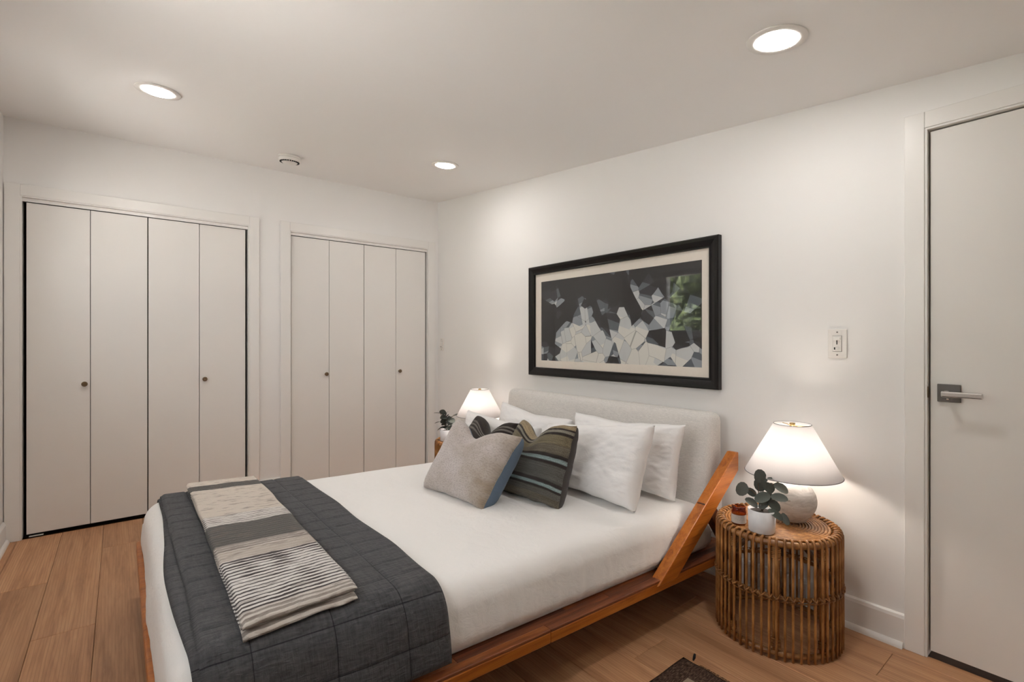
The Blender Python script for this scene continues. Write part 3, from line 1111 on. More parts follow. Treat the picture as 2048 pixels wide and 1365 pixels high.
def rounded_box(mb, c, h, rt, rb, cell, fn=None, mi=0, uvf=None):
    """closed box with rounded edges, radius rt on the upper half and rb on the lower; fn moves each vertex"""
    n = [max(2, int(round(2 * a / cell))) for a in h]
    key = {}
    verts, faces = [], []

    def vid(p):
        k = (round(p[0], 5), round(p[1], 5), round(p[2], 5))
        if k in key:
            return key[k]
        r = rt if p[2] > 0 else rb
        q = [max(-(h[i] - r), min(h[i] - r, p[i])) for i in range(3)]
        d = Vector([p[i] - q[i] for i in range(3)])
        if d.length > 1e-9:
            d = d.normalized() * r
        o = Vector(q) + d
        nn = d.normalized() if d.length > 1e-9 else Vector((0, 0, 1))
        w = o + Vector(c)
        if fn:
            w = fn(w, nn, Vector(p))
        key[k] = len(verts)
        verts.append(w)
        return key[k]

    def lin(i, ax):
        # denser near the rounded ends
        t = i / n[ax] * 2 - 1
        return t * h[ax]
    for ax in range(3):
        u, v = [(1, 2), (2, 0), (0, 1)][ax]
        for sgn in (-1, 1):
            for i in range(n[u]):
                for j in range(n[v]):
                    qs = []
                    for (di, dj) in ((0, 0), (1, 0), (1, 1), (0, 1)):
                        p = [0, 0, 0]
                        p[ax] = sgn * h[ax]
                        p[u] = lin(i + di, u)
                        p[v] = lin(j + dj, v)
                        qs.append(vid(p))
                    faces.append(tuple(qs) if sgn > 0 else tuple(qs[::-1]))
    return mb.add(verts, faces, mi, True)


# headboard cushion: upright back, front leaning back a little
HB = (1.285, 2.905, 0.262, 0.848, 0.118)
def hb_fn(w, n, p):
    # front face gains depth towards the bottom
    if w.y < -0.075:
        k = (-0.075 - w.y) / 0.06
        w.y -= k * 0.085 * (0.85 - w.z)
    w.z += 0.004 * nz(w.x * 3, 1.3, w.z * 4)
    w.y += 0.003 * nz(w.x * 5, 7, w.z * 5)
    return w


m = MB()
rounded_box(m, ((HB[0] + HB[1]) / 2, -0.102, (HB[2] + HB[3]) / 2), ((HB[1] - HB[0]) / 2, 0.052, (HB[3] - HB[2]) / 2), 0.04, 0.02, 0.024, hb_fn)
m.build('headboard', M['headboard'], bed)

# ------------------------------------------------------------------ mattress in a white fitted sheet
MX0, MX1, MY0, MY1, MZ0, MZ1, MR = 1.362, 2.902, -2.318, -0.20, 0.246, 0.457, 0.075


def mat_fn(w, n, p):
    # crown of the top, gathers in the skirt, flared hem at the foot
    cx = (w.x - (MX0 + MX1) / 2) / ((MX1 - MX0) / 2)
    if n.z > 0.3:
        w.z += 0.010 * (1 - cx * cx) - 0.004
        w.z += 0.0035 * nz(w.x * 3.5, w.y * 3.0, 3) + 0.0016 * nz(w.x * 11 + w.y * 3, w.y * 9, 5)
    low = sstep(0.43, 0.27, w.z)
    if abs(n.x) > 0.4:
        sg = 1 if n.x > 0 else -1
        g_ = (nz(w.y * 17, w.z * 2.2, 11) * 0.008 + abs(nz(w.y * 34 + 2 * w.z, w.z * 2.5, 2)) * 0.006) * low
        foot = sstep(-1.2, -2.2, w.y)
        w.x += sg * (0.010 * low + g_ * (0.8 + 0.9 * foot) + 0.0034 * nz(w.y * 46, w.z * 3 + w.y * 8, 17) * sstep(0.45, 0.40, w.z) - 0.022 * sstep(0.29, 0.245, w.z))
        w.z += 0.012 * low * abs(nz(w.y * 6, 3, 1)) * foot
    if n.y < -0.4:
        g_ = nz(w.x * 5, w.z * 2, 21) * 0.012 + nz(w.x * 16, w.z * 3, 8) * 0.004
        w.y -= 0.014 * low * (0.9 + 0.4 * nz(w.x * 2.2, 0, 4)) + g_ * low * 0.55
        w.z -= 0.012 * low * (1 + nz(w.x * 3, 1, 9))
    return w


m = MB()
rounded_box(m, ((MX0 + MX1) / 2, (MY0 + MY1) / 2, (MZ0 + MZ1) / 2), ((MX1 - MX0) / 2, (MY1 - MY0) / 2, (MZ1 - MZ0) / 2), MR, 0.02, 0.0155, mat_fn)
mt = m.build('mattress', M['sheet'], xf=X, origin=(2.12, -1.26, 0.25))
tag(mt, 'mattress in a smooth white fitted sheet lying on the wooden bed', 'mattress')


# ------------------------------------------------------------------ charcoal quilt folded over the bed foot
def bed_profile(s, off, zl=0.300, zr=0.262):
    """point on the cross-section of the made bed offset outwards; s in metres from the left hem; returns x, z, nx, nz, total"""
    r = MR
    seg1 = MZ1 - r - zl
    arc = PI / 2 * r
    flat = MX1 - MX0 - 2 * r
    seg5 = MZ1 - r - zr
    tot = seg1 + arc + flat + arc + seg5
    s = s * tot
    if s < seg1:
        x, z, nx, nz_ = MX0, zl + s, -1, 0
    elif s < seg1 + arc:
        a = (s - seg1) / r
        nx, nz_ = -math.cos(a), math.sin(a)
        x, z = MX0 + r + nx * r, MZ1 - r + nz_ * r
    elif s < seg1 + arc + flat:
        x, z, nx, nz_ = MX0 + r + s - seg1 - arc, MZ1, 0, 1
    elif s < seg1 + 2 * arc + flat:
        a = (s - seg1 - arc - flat) / r
        nx, nz_ = math.sin(a), math.cos(a)
        x, z = MX1 - r + nx * r, MZ1 - r + nz_ * r
    else:
        x, z, nx, nz_ = MX1, MZ1 - r - (s - seg1 - 2 * arc - flat), 1, 0
    cx = (x - (MX0 + MX1) / 2) / ((MX1 - MX0) / 2)
    if nz_ > 0.3:
        z += 0.008 * max(0, 1 - cx * cx)
    low = sstep(0.42, 0.27, z)
    if abs(nx) > 0.4:
        x += nx * 0.018 * low
    return x + nx * off, z + nz_ * off, nx, nz_, tot


QTOT = bed_profile(0.5, 0)[4]
QY0, QY1 = -2.262, -1.648


def quilt_layer(mb, y0f, y1f, base, th, nu, nv, hem=(0.300, 0.262)):
    def surf(top):
        def fn(u, v):
            ya, yb = y0f(u), y1f(u)
            y = ya + (yb - ya) * v
            s = u * QTOT
            w_ = (y - QY0)
            e = min(u * QTOT, (1 - u) * QTOT, v * (yb - ya), (1 - v) * (yb - ya))
            edge = sstep(0.0, 0.016, e)
            if top:
                du = abs(((s + 0.02) / 0.098) % 1 - 0.5) * 0.098
                du = 0.049 - du if False else abs((((s + 0.02) / 0.098) + 0.5) % 1 - 0.5) * 0.098
                dv = abs(((w_ - 0.10) / 0.19 + 0.5) % 1 - 0.5) * 0.19
                groove = max(math.exp(-(du / 0.0045) ** 2), math.exp(-(dv / 0.0045) ** 2))
                t_ = th * (0.35 + 0.65 * edge) + (0.0022 - 0.0045 * groove) * edge
                t_ += 0.0011 * nz(s * 26, w_ * 20, 3) * edge
                t_ += 0.004 * nz(s * 3.3, w_ * 3.1, 8)
                off = base + t_
            else:
                off = base + th * 0.35 * (1 - edge)
            yy = y + 0.005 * nz(s * 3.5, v * 2, 5) * (1 if v in (0, 1) else 1)
            x, z, nx, nz_, _ = bed_profile(u, off, *hem)
            # the hanging front end swells a little between the creases
            hang = sstep(0.43, 0.28, z) if nx > 0.4 else 0.0
            x += hang * (0.006 + 0.010 * nz(w_ * 7, z * 3, 6))
            return (x, yy, z)
        return fn
    uvf = lambda u, v: (u * QTOT, y0f(u) - QY0 + (y1f(u) - y0f(u)) * v)
    mb.grid(nu, nv, surf(True), 0, uvf)
    mb.grid(nu, nv, surf(False), 0, uvf, flip=True)


m = MB()
quilt_layer(m, lambda u: QY0 - 0.0 + 0.012 * nz(u * 4, 2, 2), lambda u: QY1 + 0.006 * nz(u * 5, 1, 1), 0.0135, 0.012, 330, 100)
q = m.build('quilt', M['quilt'], xf=X, origin=(2.1, -1.95, 0.46), merge=True)
tag(q, 'charcoal grey muslin quilt with stitched squares folded across the bed foot', 'quilt')
m = MB()
quilt_layer(m, lambda u: QY0 - 0.006 - 0.034 * math.exp(-((u - 0.66) / 0.22) ** 2) + 0.006 * nz(u * 6, 9, 2), lambda u: QY1 - 0.012 - 0.10 * 0, 0.002, 0.010, 200, 56, (0.306, 0.268))
m.build('folded_layer', M['quilt'], q, xf=X, merge=True)


# ------------------------------------------------------------------ striped throw folded in three
def top_z(x, base):
    """height of the quilt surface at x"""
    r = MR + base
    xr = MX1 - MR
    xl = MX0 + MR
    cx = (x - (MX0 + MX1) / 2) / ((MX1 - MX0) / 2)
    cr = 0.008 * max(0, 1 - cx * cx)
    if x > xr:
        d = min(x - xr, r * 0.98)
        return MZ1 - MR + math.sqrt(r * r - d * d) + cr
    if x < xl:
        d = min(xl - x, r * 0.98)
        return MZ1 - MR + math.sqrt(r * r - d * d) + cr
    return MZ1 + base + cr


TH0, TH1 = Vector((1.400, -2.156)), Vector((1.432, -1.868))     # far end: foot corner, head corner
TN0, TN1 = Vector((2.872, -2.178)), Vector((2.848, -1.890))     # near end
TB = 0.0325


def throw_layer(mb, base, th, inset_f, inset_n, inset_h, nu, nv, rib=0.0034):
    def surf(top):
        def fn(u, v):
            a0, a1 = TH0.lerp(TN0, u), TH1.lerp(TN1, u)
            p = a0.lerp(a1, v)
            L = (TN0 - TH0).length
            s = u * L
            wv = v * 0.29
            p = p + Vector((0.006 * nz(v * 4, base * 90, 2) * (2 * u - 1), 0.007 * nz(u * 6, base * 90, 7)))
            p.x += inset_f * (1 - u) - inset_n * u
            p.y -= inset_h * v
            e = min(s, L - s, wv, 0.29 - wv)
            edge = math.sqrt(max(0.0, 1 - (1 - min(1, e / 0.011)) ** 2))
            mid = base + th / 2
            if top:
                off = mid + th / 2 * edge
                off += rib * (abs(math.sin(PI * (s + 0.004 * nz(v * 5, s * 9, 1)) / 0.0205)) - 0.5) * edge + 0.0012 * nz(s * 40, v * 25, 2) * edge
                off += 0.003 * nz(s * 4, v * 3, 12)
            else:
                off = mid - th / 2 * edge
            return (p.x, p.y, top_z(p.x, TB + off))
        return fn
    L = 1.52
    uvf = lambda u, v: (u * L, v * 0.29)
    mb.grid(nu, nv, surf(True), 0, uvf)
    mb.grid(nu, nv, surf(False), 0, uvf, flip=True)


m = MB()
throw_layer(m, 0.016, 0.011, 0.0, 0.0, 0.0, 400, 36)
th = m.build('throw_blanket', M['throw'], xf=X, origin=(2.12, -2.02, 0.49), merge=True)
tag(th, 'cream and grey striped knitted throw folded lengthwise on the charcoal quilt', 'throw')
for base, i1, i2 in ((0.0075, 0.004, 0.010), (-0.0005, 0.008, -0.012)):
    m = MB()
    throw_layer(m, base, 0.009, i1, i2, 0.004, 200, 20)
    m.build('folded_layer', M['throw'], th, xf=X, merge=True)


# ------------------------------------------------------------------ pillows and cushions
def pillow(name, BL, BR_, TR, TL, thick, mats, label, cat, group=None, chop=0.0, chopu=0.5, pinch=0.05, seed=1, wr=0.006, N=64, power=0.40, sag=0.0, back=1.0):
    BL, BR_, TR, TL = map(Vector, (BL, BR_, TR, TL))
    up = ((TL - BL) + (TR - BR_)).normalized()
    rt = ((BR_ - BL) + (TR - TL)).normalized()
    nrm = rt.cross(up).normalized()          # towards the foot of the bed
    H = ((TL - BL).length + (TR - BR_).length) / 2
    W = ((BR_ - BL).length + (TR - TL).length) / 2

    def base(u, v):
        # concave edges between pointed corners
        cu, cv = 2 * u - 1, 2 * v - 1
        u2 = 0.5 + (u - 0.5) * (1 - pinch * (1 - cv * cv))
        v2 = 0.5 + (v - 0.5) * (1 - pinch * W / H * 0.8 * (1 - cu * cu))
        p = (BL * (1 - u2) + BR_ * u2) * (1 - v2) + (TL * (1 - u2) + TR * u2) * v2
        d = chop * math.exp(-((u - chopu) / 0.20) ** 2) * sstep(0.45, 1.0, v)
        p = p - up * d
        return p

    def half(sgn):
        def fn(u, v):
            cu, cv = 2 * u - 1, 2 * v - 1
            t_ = ((1 - cu ** 4) * (1 - cv ** 4))
            t_ = max(0.0, t_) ** power
            t_ *= (1 - 0.35 * chop / 0.08 * math.exp(-((u - chopu) / 0.13) ** 2) * sstep(0.35, 1, v)) if chop else 1
            t_ *= 1 - 0.12 * (v - 0.5) - sag * (v - 0.4)
            p = base(u, v)
            rim = 1 - min(1, min(u, 1 - u, v, 1 - v) / 0.5)
            inside = min(1, min(u, 1 - u, v, 1 - v) * 14)
            # creases running out of the corners and off the edges
            ww = nz(u * 5 + seed * 3.1, v * 5, seed) * 0.6 + nz(u * 13 + v * 4, v * 9 - u * 5, seed + 5.5) * 0.45
            ww += 0.9 * abs(nz((u + v) * 9 + seed, (u - v) * 2.2, seed + 2)) * rim + 0.9 * abs(nz((u - v) * 9 + seed, (u + v) * 2.2, seed + 9)) * rim
            gath = nz(v * 30, u * 2.5, seed + 3) * math.exp(-min(u, 1 - u) / 0.10) + nz(u * 30, v * 2.5, seed + 6) * math.exp(-min(v, 1 - v) / 0.08)
            rid = max(0.0, 1 - 3.2 * abs(nz(u * 4.2 + v * 2.6 + seed, v * 4.6 - u * 1.9, seed * 1.7))) ** 2 * (0.10 + 0.9 * rim * rim)
            ww += 0.9 * gath - 0.75 * rid
            off = sgn * (thick / 2 * t_ * (1.0 if sgn > 0 else (1 + (back - 1) * sstep(0.25, 0.7, u)) * (1 - 0.45 * sstep(0.7, 1.0, v) * sstep(0.75, 0.55, u) * (back > 1))) + wr * ww * inside)
            q_ = p + nrm * off
            q_ = q_ + up * (0.006 * nz(u * 7, seed, v * 2) * (1 - inside)) + rt * (0.006 * nz(v * 7, seed + 4, u * 2) * (1 - inside))
            return q_
        return fn
    m = MB()
    uvf = lambda u, v: (u, v)
    m.grid(N, N, half(1), 0, uvf)
    m.grid(N, N, half(-1), 1 if len(mats) > 1 else 0, uvf, flip=True)
    o = m.build(name, mats, merge=True)
    tag(o, label, cat, group)
    return o, base, nrm


WP = [M['pillow']]
grp = 'white bed pillows'
pillow('pillow', (1.40, -0.345, 0.440), (2.09, -0.345, 0.438), (2.10, -0.295, 0.728), (1.415, -0.295, 0.772), 0.13, WP, 'white pillow against the left half of the headboard, rearmost', 'pillow', grp, seed=2, chop=0.012)
pillow('pillow', (2.15, -0.345, 0.438), (2.825, -0.345, 0.436), (2.848, -0.295, 0.800), (2.124, -0.295, 0.778), 0.13, WP, 'white pillow against the right half of the headboard by the slanted post', 'pillow', grp, seed=5, chop=0.01, wr=0.008)
pillow('pillow', (1.39, -0.60, 0.444), (2.07, -0.60, 0.440), (2.04, -0.49, 0.698), (1.325, -0.525, 0.724), 0.16, WP, 'white pillow behind the dark striped cushion on the left side', 'pillow', grp, seed=8, wr=0.006)
pillow('pillow', (2.12, -0.62, 0.444), (2.805, -0.625, 0.440), (2.800, -0.47, 0.808), (2.085, -0.47, 0.728), 0.17, WP, 'white pillow beside the olive striped cushion, in front on the right side', 'pillow', grp, seed=13, wr=0.009)
c1, _, _ = pillow('cushion', (1.62, -0.86, 0.442), (2.06, -0.84, 0.442), (2.035, -0.655, 0.738), (1.625, -0.65, 0.732), 0.12, [M['kilim_dark'], M['kilim_back']], 'dark brown striped kilim cushion peeking out behind the grey velvet cushion', 'cushion', 'striped kilim cushions', chop=0.085, chopu=0.52, pinch=0.05, seed=21, wr=0.003)
c2, _, _ = pillow('cushion', (2.125, -0.915, 0.442), (2.565, -0.860, 0.438), (2.568, -0.745, 0.806), (2.128, -0.700, 0.776), 0.15, [M['kilim_olive'], M['kilim_back']], 'olive kilim cushion with teal stripes in the middle of the bed', 'cushion', 'striped kilim cushions', chop=0.075, chopu=0.42, pinch=0.05, seed=31, wr=0.004, back=1.3)
c3, b3, n3 = pillow('cushion', (1.915, -1.185, 0.448), (2.375, -1.143, 0.446), (2.425, -0.955, 0.757), (1.960, -1.005, 0.790), 0.15, [M['velvet'], M['denim']], 'pale grey velvet cushion with blue denim back, nearest the quilt', 'cushion', chop=0.065, chopu=0.42, pinch=0.05, seed=41, wr=0.003, back=1.75)
# cut pile edge along the right seam of the velvet cushion
m = MB()
er = random.Random(5)
for k in range(260):
    v = er.uniform(0.01, 0.99)
    p = b3(1.0 - er.uniform(0.0, 0.025), v) + n3 * er.uniform(0.0, 0.008)
    d = (n3 * er.uniform(0.2, 1.0) + Vector((er.uniform(0, 0.7), er.uniform(-0.3, 0.3), er.uniform(-0.7, 0.7)))).normalized()
    s = d.cross(Vector((0.3, 0.5, 0.8))).normalized() * 0.0022
    e = p + d * er.uniform(0.005, 0.011)
    m.add([p - s, p + s, e + s * 0.6, e - s * 0.6], [(0, 1, 2, 3)])
o = m.build('pile_edge', M['fringe'], c3)
o['kind'] = 'stuff'

# ------------------------------------------------------------------ round rattan nightstands
NH, NR = 0.455, 0.230
NROD = 54


def arc_pts(r, z, n):
    return [(r * math.cos(2 * PI * i / n), r * math.sin(2 * PI * i / n), z) for i in range(n)]


def part(mb, name, mat, parent, smooth=True):
    o = mb.build(name, mat, origin=(0, 0, 0))
    o.parent = parent
    return o


def nightstand(loc, label, rz=0.0):
    t = empty('rattan_nightstand', loc, rz)
    tag(t, label, 'nightstand', 'rattan nightstands')
    part(MB().tube(arc_pts(NR - 0.014, NH - 0.022, 64), 0.0125, 10, True), 'rim_hoop', M['rattan'], t)
    part(MB().tube(arc_pts(NR - 0.012, 0.232, 64), 0.008, 8, True), 'middle_hoop', M['rattan'], t)
    part(MB().tube(arc_pts(NR - 0.012, 0.022, 64), 0.011, 8, True), 'bottom_hoop', M['rattan'], t)
    # spiral coil top
    pts = []
    turns = 17
    for i in range(turns * 40 + 1):
        a = 2 * PI * i / 40
        r = 0.004 + (NR - 0.036) * i / (turns * 40)
        pts.append((r * math.cos(a), r * math.sin(a), NH - 0.0105 - 0.004 * (1 - r / NR)))
    part(MB().tube(pts, 0.0062, 6), 'coil_top', M['rattan'], t)
    part(MB().lathe([(0.0, NH - 0.020), (NR - 0.03, NH - 0.018), (NR - 0.03, NH - 0.028), (0.0, NH - 0.028)], n=40), 'top_board', M['strut'], t)
    # one rod mesh shared by all uprights: up, over the rim and in
    rod = MB().tube([(NR, 0, 0.003), (NR + 0.001, 0, 0.1), (NR, 0, 0.25), (NR, 0, NH - 0.034), (NR - 0.001, 0, NH - 0.018), (NR - 0.006, 0, NH - 0.007), (NR - 0.015, 0, NH - 0.003), (NR - 0.026, 0, NH - 0.006), (NR - 0.033, 0, NH - 0.013)], 0.0049, 7)
    rm = None
    bind = None
    for i in range(NROD):
        a = 2 * PI * i / NROD + rnd.uniform(-0.012, 0.012)
        if rm is None:
            o = part(rod, 'rod', M['rattan'], t)
            rm = o.data
        else:
            o = bpy.data.objects.new('rod', rm)
            o.parent = t
            col.objects.link(o)
        o.rotation_euler = (0, 0, a)
        if bind is None:
            m_ = MB()
            for sg in (1, -1):
                m_.tube([(NR - 0.006, -0.012, 0.232 - sg * 0.012), (NR + 0.0065, -0.004, 0.232 - sg * 0.004), (NR + 0.0072, 0.0, 0.232), (NR + 0.0065, 0.004, 0.232 + sg * 0.004), (NR - 0.006, 0.012, 0.232 + sg * 0.012)], 0.0027, 5)
            o = part(m_, 'cane_binding', M['rattan'], t)
            bind = o.data
        else:
            o = bpy.data.objects.new('cane_binding', bind)
            o.parent = t
            col.objects.link(o)
        o.rotation_euler = (0, 0, a)
    # stouter inner posts with wound ends, and dark crossing struts inside
    pm = wm = None
    for i in range(8):
        a = 2 * PI * (i + 0.5) / 8
        if pm is None:
            m_ = MB()
            for dy in (-0.0065, 0.0065):
                m_.tube([(NR - 0.013, dy, 0.012), (NR - 0.013, dy, NH - 0.03)], 0.0065, 8)
            o = part(m_, 'post', M['rattan'], t)
            pm = o.data
            def helix(z0, turns):
                n_ = turns * 12
                return MB().tube([(NR - 0.013 + 0.0092 * math.cos(2 * PI * q / 12), 0.0155 * math.sin(2 * PI * q / 12), z0 + 0.0068 * q / 12) for q in range(n_ + 1)], 0.003, 5)
            w_ = part(helix(0.042, 5), 'post_winding', M['rattan'], t)
            w2 = part(helix(NH - 0.078, 6), 'post_winding', M['rattan'], t)
            wm, wm2 = w_.data, w2.data
        else:
            o = bpy.data.objects.new('post', pm)
            w_ = bpy.data.objects.new('post_winding', wm)
            w2 = bpy.data.objects.new('post_winding', wm2)
            for q in (o, w_, w2):
                q.parent = t
                col.objects.link(q)
        o.rotation_euler = (0, 0, a)
        w_.rotation_euler = w2.rotation_euler = (0, 0, a)
    for a in (0.3, 0.3 + PI / 2, 0.3 + PI, 0.3 + 1.5 * PI):
        part(MB().tube([(0.05 * math.cos(a), 0.05 * math.sin(a), NH - 0.03), ((NR - 0.02) * math.cos(a), (NR - 0.02) * math.sin(a), 0.235)], 0.011, 8), 'strut', M['strut'], t)
    return t


NS_R = Vector((3.25, -0.266, 0.0))
NS_L = Vector((0.885, -0.27, 0.0))
nightstand(NS_R, 'round rattan cane nightstand on the near side of the bed by the door')
ns2 = nightstand(NS_L, 'round rattan cane nightstand on the far side of the bed by the closet', 0.4)
LH = 0.935
ns2.scale = (1, 1, LH)


# ------------------------------------------------------------------ bedside lamps
def lamp(loc, label):
    t = empty('bedside_lamp', loc)
    tag(t, label, 'lamp', 'bedside lamps')
    prof = [(0.0, 0.001), (0.040, 0.0012), (0.052, 0.005)]
    for i in range(1, 24):
        a = -PI / 2 + 0.62 + (PI - 0.62 - 0.30) * i / 23
        prof.append((0.0895 * math.cos(a), 0.086 + 0.0885 * math.sin(a)))
    prof += [(0.024, 0.176), (0.0, 0.176)]
    base = part(MB().lathe(prof, n=56), 'base', M['concrete'], t)
    # pressed oval maker's ring on the front of the base
    ring = []
    for q in range(28):
        b = 2 * PI * q / 28
        dx, dz = 0.017 * math.cos(b), 0.0095 * math.sin(b)
        ang = -1.02 + dx / 0.089
        zz = 0.074 + dz
        rr = 0.0895 * math.cos(math.asin(max(-1, min(1, (zz - 0.086) / 0.0885)))) + 0.0003
        ring.append((rr * math.cos(ang), rr * math.sin(ang), zz))
    o = part(MB().tube(ring, 0.0009, 5, True), 'pressed_ring', M['concrete'], base)
    part(MB().lathe([(0.0, 0.174), (0.014, 0.174), (0.014, 0.205), (0.018, 0.208), (0.018, 0.245), (0.0, 0.245)], n=24), 'socket', M['brass'], t)
    bl = []
    for i in range(13):
        a = -PI / 2 + PI * i / 12
        bl.append((max(0.0, 0.028 * math.cos(a)), 0.300 + 0.030 * math.sin(a)))
    part(MB().lathe(bl, n=20), 'bulb', M['bulb'], t)
    Z0, Z1, R0, R1 = 0.196, 0.402, 0.180, 0.070
    part(MB().lathe([(R0, Z0), (R1, Z1), (R1 - 0.0015, Z1), (R0 - 0.0015, Z0), (R0, Z0)], n=72), 'lamp_shade', M['shade'], t)
    part(MB().tube(arc_pts(R0, Z0, 72), 0.0016, 6, True), 'shade_piping', M['trim_gray'], t)
    part(MB().tube(arc_pts(R1, Z1, 48), 0.0014, 6, True), 'shade_piping', M['trim_gray'], t)
    m_ = MB()
    for q in range(3):
        a = 2 * PI * q / 3 + 0.4
        m_.tube([(0.006 * math.cos(a), 0.006 * math.sin(a), Z1 - 0.008), (R1 * math.cos(a), R1 * math.sin(a), Z1 - 0.006)], 0.0016, 6)
    for s in (-1, 1):
        m_.tube([(s * 0.012, 0, 0.236), (s * 0.040, 0, 0.262), (s * 0.044, 0, 0.32), (s * 0.022, 0, 0.378), (0, 0, Z1 - 0.008)], 0.0016, 6)
    part(m_, 'harp', M['brass'], t)
    part(MB().lathe([(0.0, Z1 - 0.010), (0.011, Z1 - 0.008), (0.011, Z1 + 0.004), (0.0, Z1 + 0.006)], n=20), 'finial', M['brass'], t)
    return t


lamp((NS_R.x + 0.037, NS_R.y + 0.062, NH - 0.004), 'bedside lamp on the near nightstand, round stone base and white cone shade')
lamp((1.003, -0.205, NH * LH - 0.004), 'bedside lamp at the far side of the bed, half hidden by pillows')


# ------------------------------------------------------------------ potted eucalyptus
def leaf_mesh():
    m_ = MB()
    n = 12

    def fn(i, k):
        a = 2 * PI * i / n
        r = [0.0, 0.5, 1.0][k]
        x = 0.5 + 0.5 * r * math.cos(a)
        y = 0.46 * r * math.sin(a)
        return (x, y, 0.16 * (y * y) * 2.2 - 0.10 * (x - 0.5) ** 2)
    vs = [fn(0, 0)] + [fn(i, 1) for i in range(n)] + [fn(i, 2) for i in range(n)]
    fs = [(0, 1 + i, 1 + (i + 1) % n) for i in range(n)]
    fs += [(1 + i, 1 + n + i, 1 + n + (i + 1) % n, 1 + (i + 1) % n) for i in range(n)]
    m_.add(vs, fs, 0, True)
    return m_


LEAF = None


def add_leaf(parent, pos, direc, size, roll, wide=1.0):
    global LEAF
    if LEAF is None:
        o = leaf_mesh().build('leaf', M['leaf'], origin=(0, 0, 0))
        LEAF = o.data
    else:
        o = bpy.data.objects.new('leaf', LEAF)
        col.objects.link(o)
    o.parent = parent
    d = Vector(direc).normalized()
    up = Vector((0, 0, 1)) if abs(d.z) < 0.95 else Vector((1, 0, 0))
    s = up.cross(d).normalized()
    n_ = d.cross(s)
    R_ = Matrix((d, s, n_)).transposed().to_4x4() @ Matrix.Rotation(roll, 4, 'X')
    o.matrix_local = Matrix.Translation(pos) @ R_ @ Matrix.Diagonal((size, size * wide, size, 1))
    return o


def pot(loc, label):
    t = empty('potted_eucalyptus', loc)
    tag(t, label, 'plant', 'potted eucalyptus')
    part(MB().lathe([(0.0, 0.0), (0.045, 0.0), (0.0475, 0.003), (0.0505, 0.086), (0.0475, 0.086), (0.045, 0.07), (0.0, 0.07)], n=48), 'pot', M['pot'], t)
    part(MB().lathe([(0.046, 0.075), (0.03, 0.078), (0.0, 0.080)], n=24), 'soil', M['soil'], t)
    return t


# the near plant, its stems and leaves placed as seen; directions use the picture's right (R) and the view away from the camera (A)
Rv = Vector((0.624, 0.781, 0))
Av = Vector((-0.781, 0.624, 0))


def D(r, a, z):
    return Rv * r + Av * a + Vector((0, 0, z))


t = pot((3.262, -0.425, NH - 0.004), 'potted eucalyptus in a white pot before the near bedside lamp')
stems = [[(0, 0, .08), (-.012, .0, .13), (-.016, -.005, .19)], [(0, 0, .08), (.006, 0, .14), (.004, 0, .19)], [(0, 0, .08), (.02, .0, .14), (.045, .005, .18), (.085, .01, .196)],
         [(0, 0, .08), (.035, -.01, .125), (.105, -.015, .122)], [(0, 0, .08), (-.015, 0, .135), (-.042, -.005, .162), (-.066, -.006, .166)]]
m = MB()
for s in stems:
    m.tube([D(*p) for p in s], [0.0024] * (len(s) - 1) + [0.0014], 6)
o = part(m, 'stems', M['stem'], t)
PXM = 0.00193


def face_leaf(parent, cx, cy, dx, dy, size, wide, away=0.0, tilt=(0, -1, 0.35)):
    # a leaf given by where it shows beside the pot (pixels from the pot mouth), turned to show its face
    d = D(dx, away * 0.6, -dy).normalized()
    n_ = D(*tilt).normalized()
    n_ = (n_ - d * n_.dot(d)).normalized()
    s_ = n_.cross(d)
    L = size * PXM
    o = add_leaf(parent, (0, 0, 0), (1, 0, 0), 1, 0)
    pos = D(cx * PXM, away * 0.1, 0.085 - cy * PXM) - d * L * 0.5
    o.matrix_local = Matrix.Translation(pos) @ Matrix((d, s_, n_)).transposed().to_4x4() @ Matrix.Diagonal((L, L * wide, L, 1))


for a_ in [(-43, -43, -.35, .9, 29, .95, -.1), (-7, -69, -.2, -.9, 29, .98, -.1), (-5, -50, -.5, -.75, 30, .85, -.05, (-.3, -1, .2)),
           (-5, -28, -.95, .35, 35, .66, -.25, (0, -1, .9)), (-23, -15, -.9, -.5, 32, .60, -.1, (0, -1, .8)), (37, -44, .9, .45, 33, .68, -.1, (.2, -1, .7)),
           (28, -28, .98, .1, 33, .62, -.3, (0, -1, .9)), (54, -57, .95, .4, 31, .55, .1, (0, -.7, 1)), (19, -11, .6, .5, 28, .8, -.25, (.2, -1, .3)),
           (0, -14, -.5, .5, 27, .7, -.15, (0, -1, .5)), (16, 3, .85, .6, 33, .52, -.45, (0, -1, .7)), (34, 11, .35, .95, 25, .55, -.5, (-.6, -1, .2)),
           (12, -45, .6, .6, 27, .75, -.05, (-.2, -1, .3)), (22, -61, .9, .1, 17, .4, .1, (0, -.5, 1)), (6, -57, .5, -.2, 16, .6, .05, (0, -.7, .7)),
           (12, -25, -.2, .9, 24, .8, -.1, (.3, -1, .2)), (45, -62, .8, -.1, 26, .45, .2, (0, -.6, 1)), (-14, -30, -.6, -.4, 24, .7, .3, (-.3, -1, .4)), (26, -38, .4, -.6, 24, .8, .3, (.1, -1, .2))]:
    face_leaf(t, *a_)
t = pot((0.835, -0.405, NH * LH - 0.004), 'potted eucalyptus in a white pot on the far nightstand')
m = MB()
for s in ([(0, 0, .08), (.0, 0, .15), (-.01, 0, .22)], [(0, 0, .08), (-.02, 0, .16), (-.05, 0, .215)], [(0, 0, .08), (.02, 0, .16), (.06, 0, .20)], [(0, 0, .08), (-.02, 0, .13), (-.05, 0, .15)]):
    m.tube([D(*p) for p in s], 0.0022, 6)
part(m, 'stems', M['stem'], t)
lr = random.Random(12)
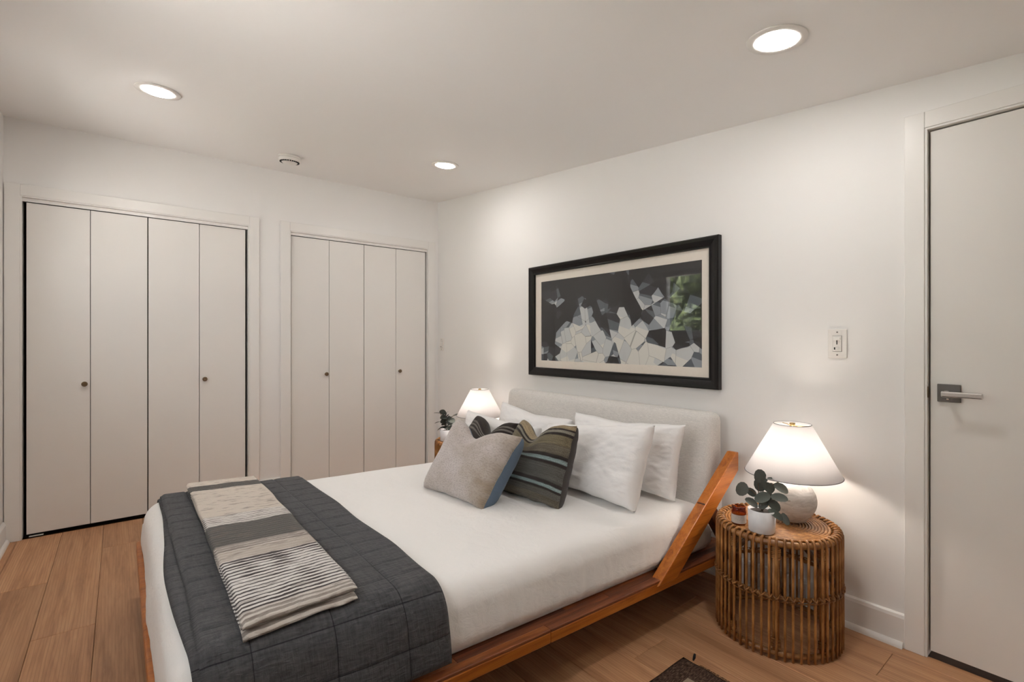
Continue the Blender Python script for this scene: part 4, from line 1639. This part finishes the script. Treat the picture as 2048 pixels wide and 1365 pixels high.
LV = [((-.045, 0, .212), (-1, .1, .05), .055, 0.15), ((.055, 0, .195), (1, .0, .15), .058, 0.15), ((-.045, 0, .148), (-.9, -.1, -.25), .05, 0.2), ((-.03, 0, .105), (-.8, -.2, -.5), .05, 0.3), ((.02, -.01, .17), (.6, -.4, -.3), .06, 0.5), ((.03, -.02, .12), (.3, -.4, -.8), .065, 0.8)]
for k in range(18):
    h_ = lr.uniform(.10, .215)
    a = lr.uniform(-.7, .7)
    LV.append(((lr.uniform(-.03, .03), lr.uniform(-.02, .02), h_), (a, -lr.uniform(.1, .7), lr.uniform(-.5, .5)), lr.uniform(.045, .062), lr.uniform(0.2, 1.2)))
for p, d, s, r in LV:
    add_leaf(t, D(*p), D(*d), s, r)

# ------------------------------------------------------------------ candle jar
jx, jy, jz = 3.165, -0.415, NH - 0.004
t = empty('candle_jar', (jx, jy, jz))
tag(t, 'amber glass candle jar with a paper label beside the white plant pot', 'candle')
part(MB().lathe([(0.0, 0.0), (0.026, 0.0), (0.028, 0.003), (0.028, 0.050), (0.0265, 0.055), (0.0265, 0.070), (0.0245, 0.071), (0.0245, 0.056), (0.026, 0.05), (0.026, 0.004), (0.0, 0.004)], n=36), 'jar', M['amber'], t)
part(MB().lathe([(0.0, 0.0045), (0.0255, 0.0045), (0.0255, 0.040), (0.0, 0.041)], n=32), 'wax', M['wax'], t)
part(MB().lathe([(0.0283, 0.006), (0.0285, 0.022), (0.0283, 0.040)], n=36, uv=True), 'paper_label', M['label'], t)
part(MB().tube([(0, 0, .04), (0.001, 0, .047)], 0.001, 6), 'wick', M['dark'], t)

# ------------------------------------------------------------------ rug
rx0, rx1, ry0, ry1 = 3.122, 3.86, -2.25, -0.735


def rug_fn(top):
    def fn(u, v):
        x = rx0 + (rx1 - rx0) * u + 0.006 * nz(v * 9, u * 3, 1) - 0.015 * (1 - v) * 0.6
        y = ry1 + (ry0 - ry1) * v + 0.005 * nz(u * 12, v * 3, 4) - 0.012 * u
        e = min(u * 0.74, (1 - u) * 0.74, v * 1.5, (1 - v) * 1.5)
        z = 0.0015 + (0.0065 * sstep(0, 0.01, e) if top else 0.0)
        if top:
            z += 0.0015 * nz(u * 30, v * 60, 2) * sstep(0, .01, e)
        return (x, y, z)
    return fn


m = MB()
uvf = lambda u, v: (u * 0.738, v * 1.515)
m.grid(50, 90, rug_fn(True), 0, uvf, flip=True)
m.grid(50, 90, rug_fn(False), 0, uvf)
rug = m.build('rug', M['rug'], merge=True, origin=(3.49, -1.49, 0))
tag(rug, 'dark brown woven kilim rug on the floor before the near nightstand', 'rug')
MB().tube([(rx0 + 0.030, ry1 + 0.002, 0.008), (rx0 + 0.033, ry1 + 0.004, 0.020), (rx0 + 0.034, ry1 + 0.006, 0.032)], [0.003, 0.0052, 0.004], 10).build('tassel', M['tassel'], rug)
m = MB()
fr_ = random.Random(9)
for k in range(150):
    x = rx0 + 0.06 + k * 0.0045
    y = ry1 - 0.012 * (x - rx0) / 0.74
    m.tube([(x, y - 0.004, 0.004), (x + fr_.uniform(-.002, .002), y + 0.004, 0.004), (x + fr_.uniform(-.004, .004), y + fr_.uniform(.006, .012), 0.002)], [0.001, 0.0009, 0.0006], 4)
o = m.build('fringe', M['rug'], rug)
o['kind'] = 'stuff'
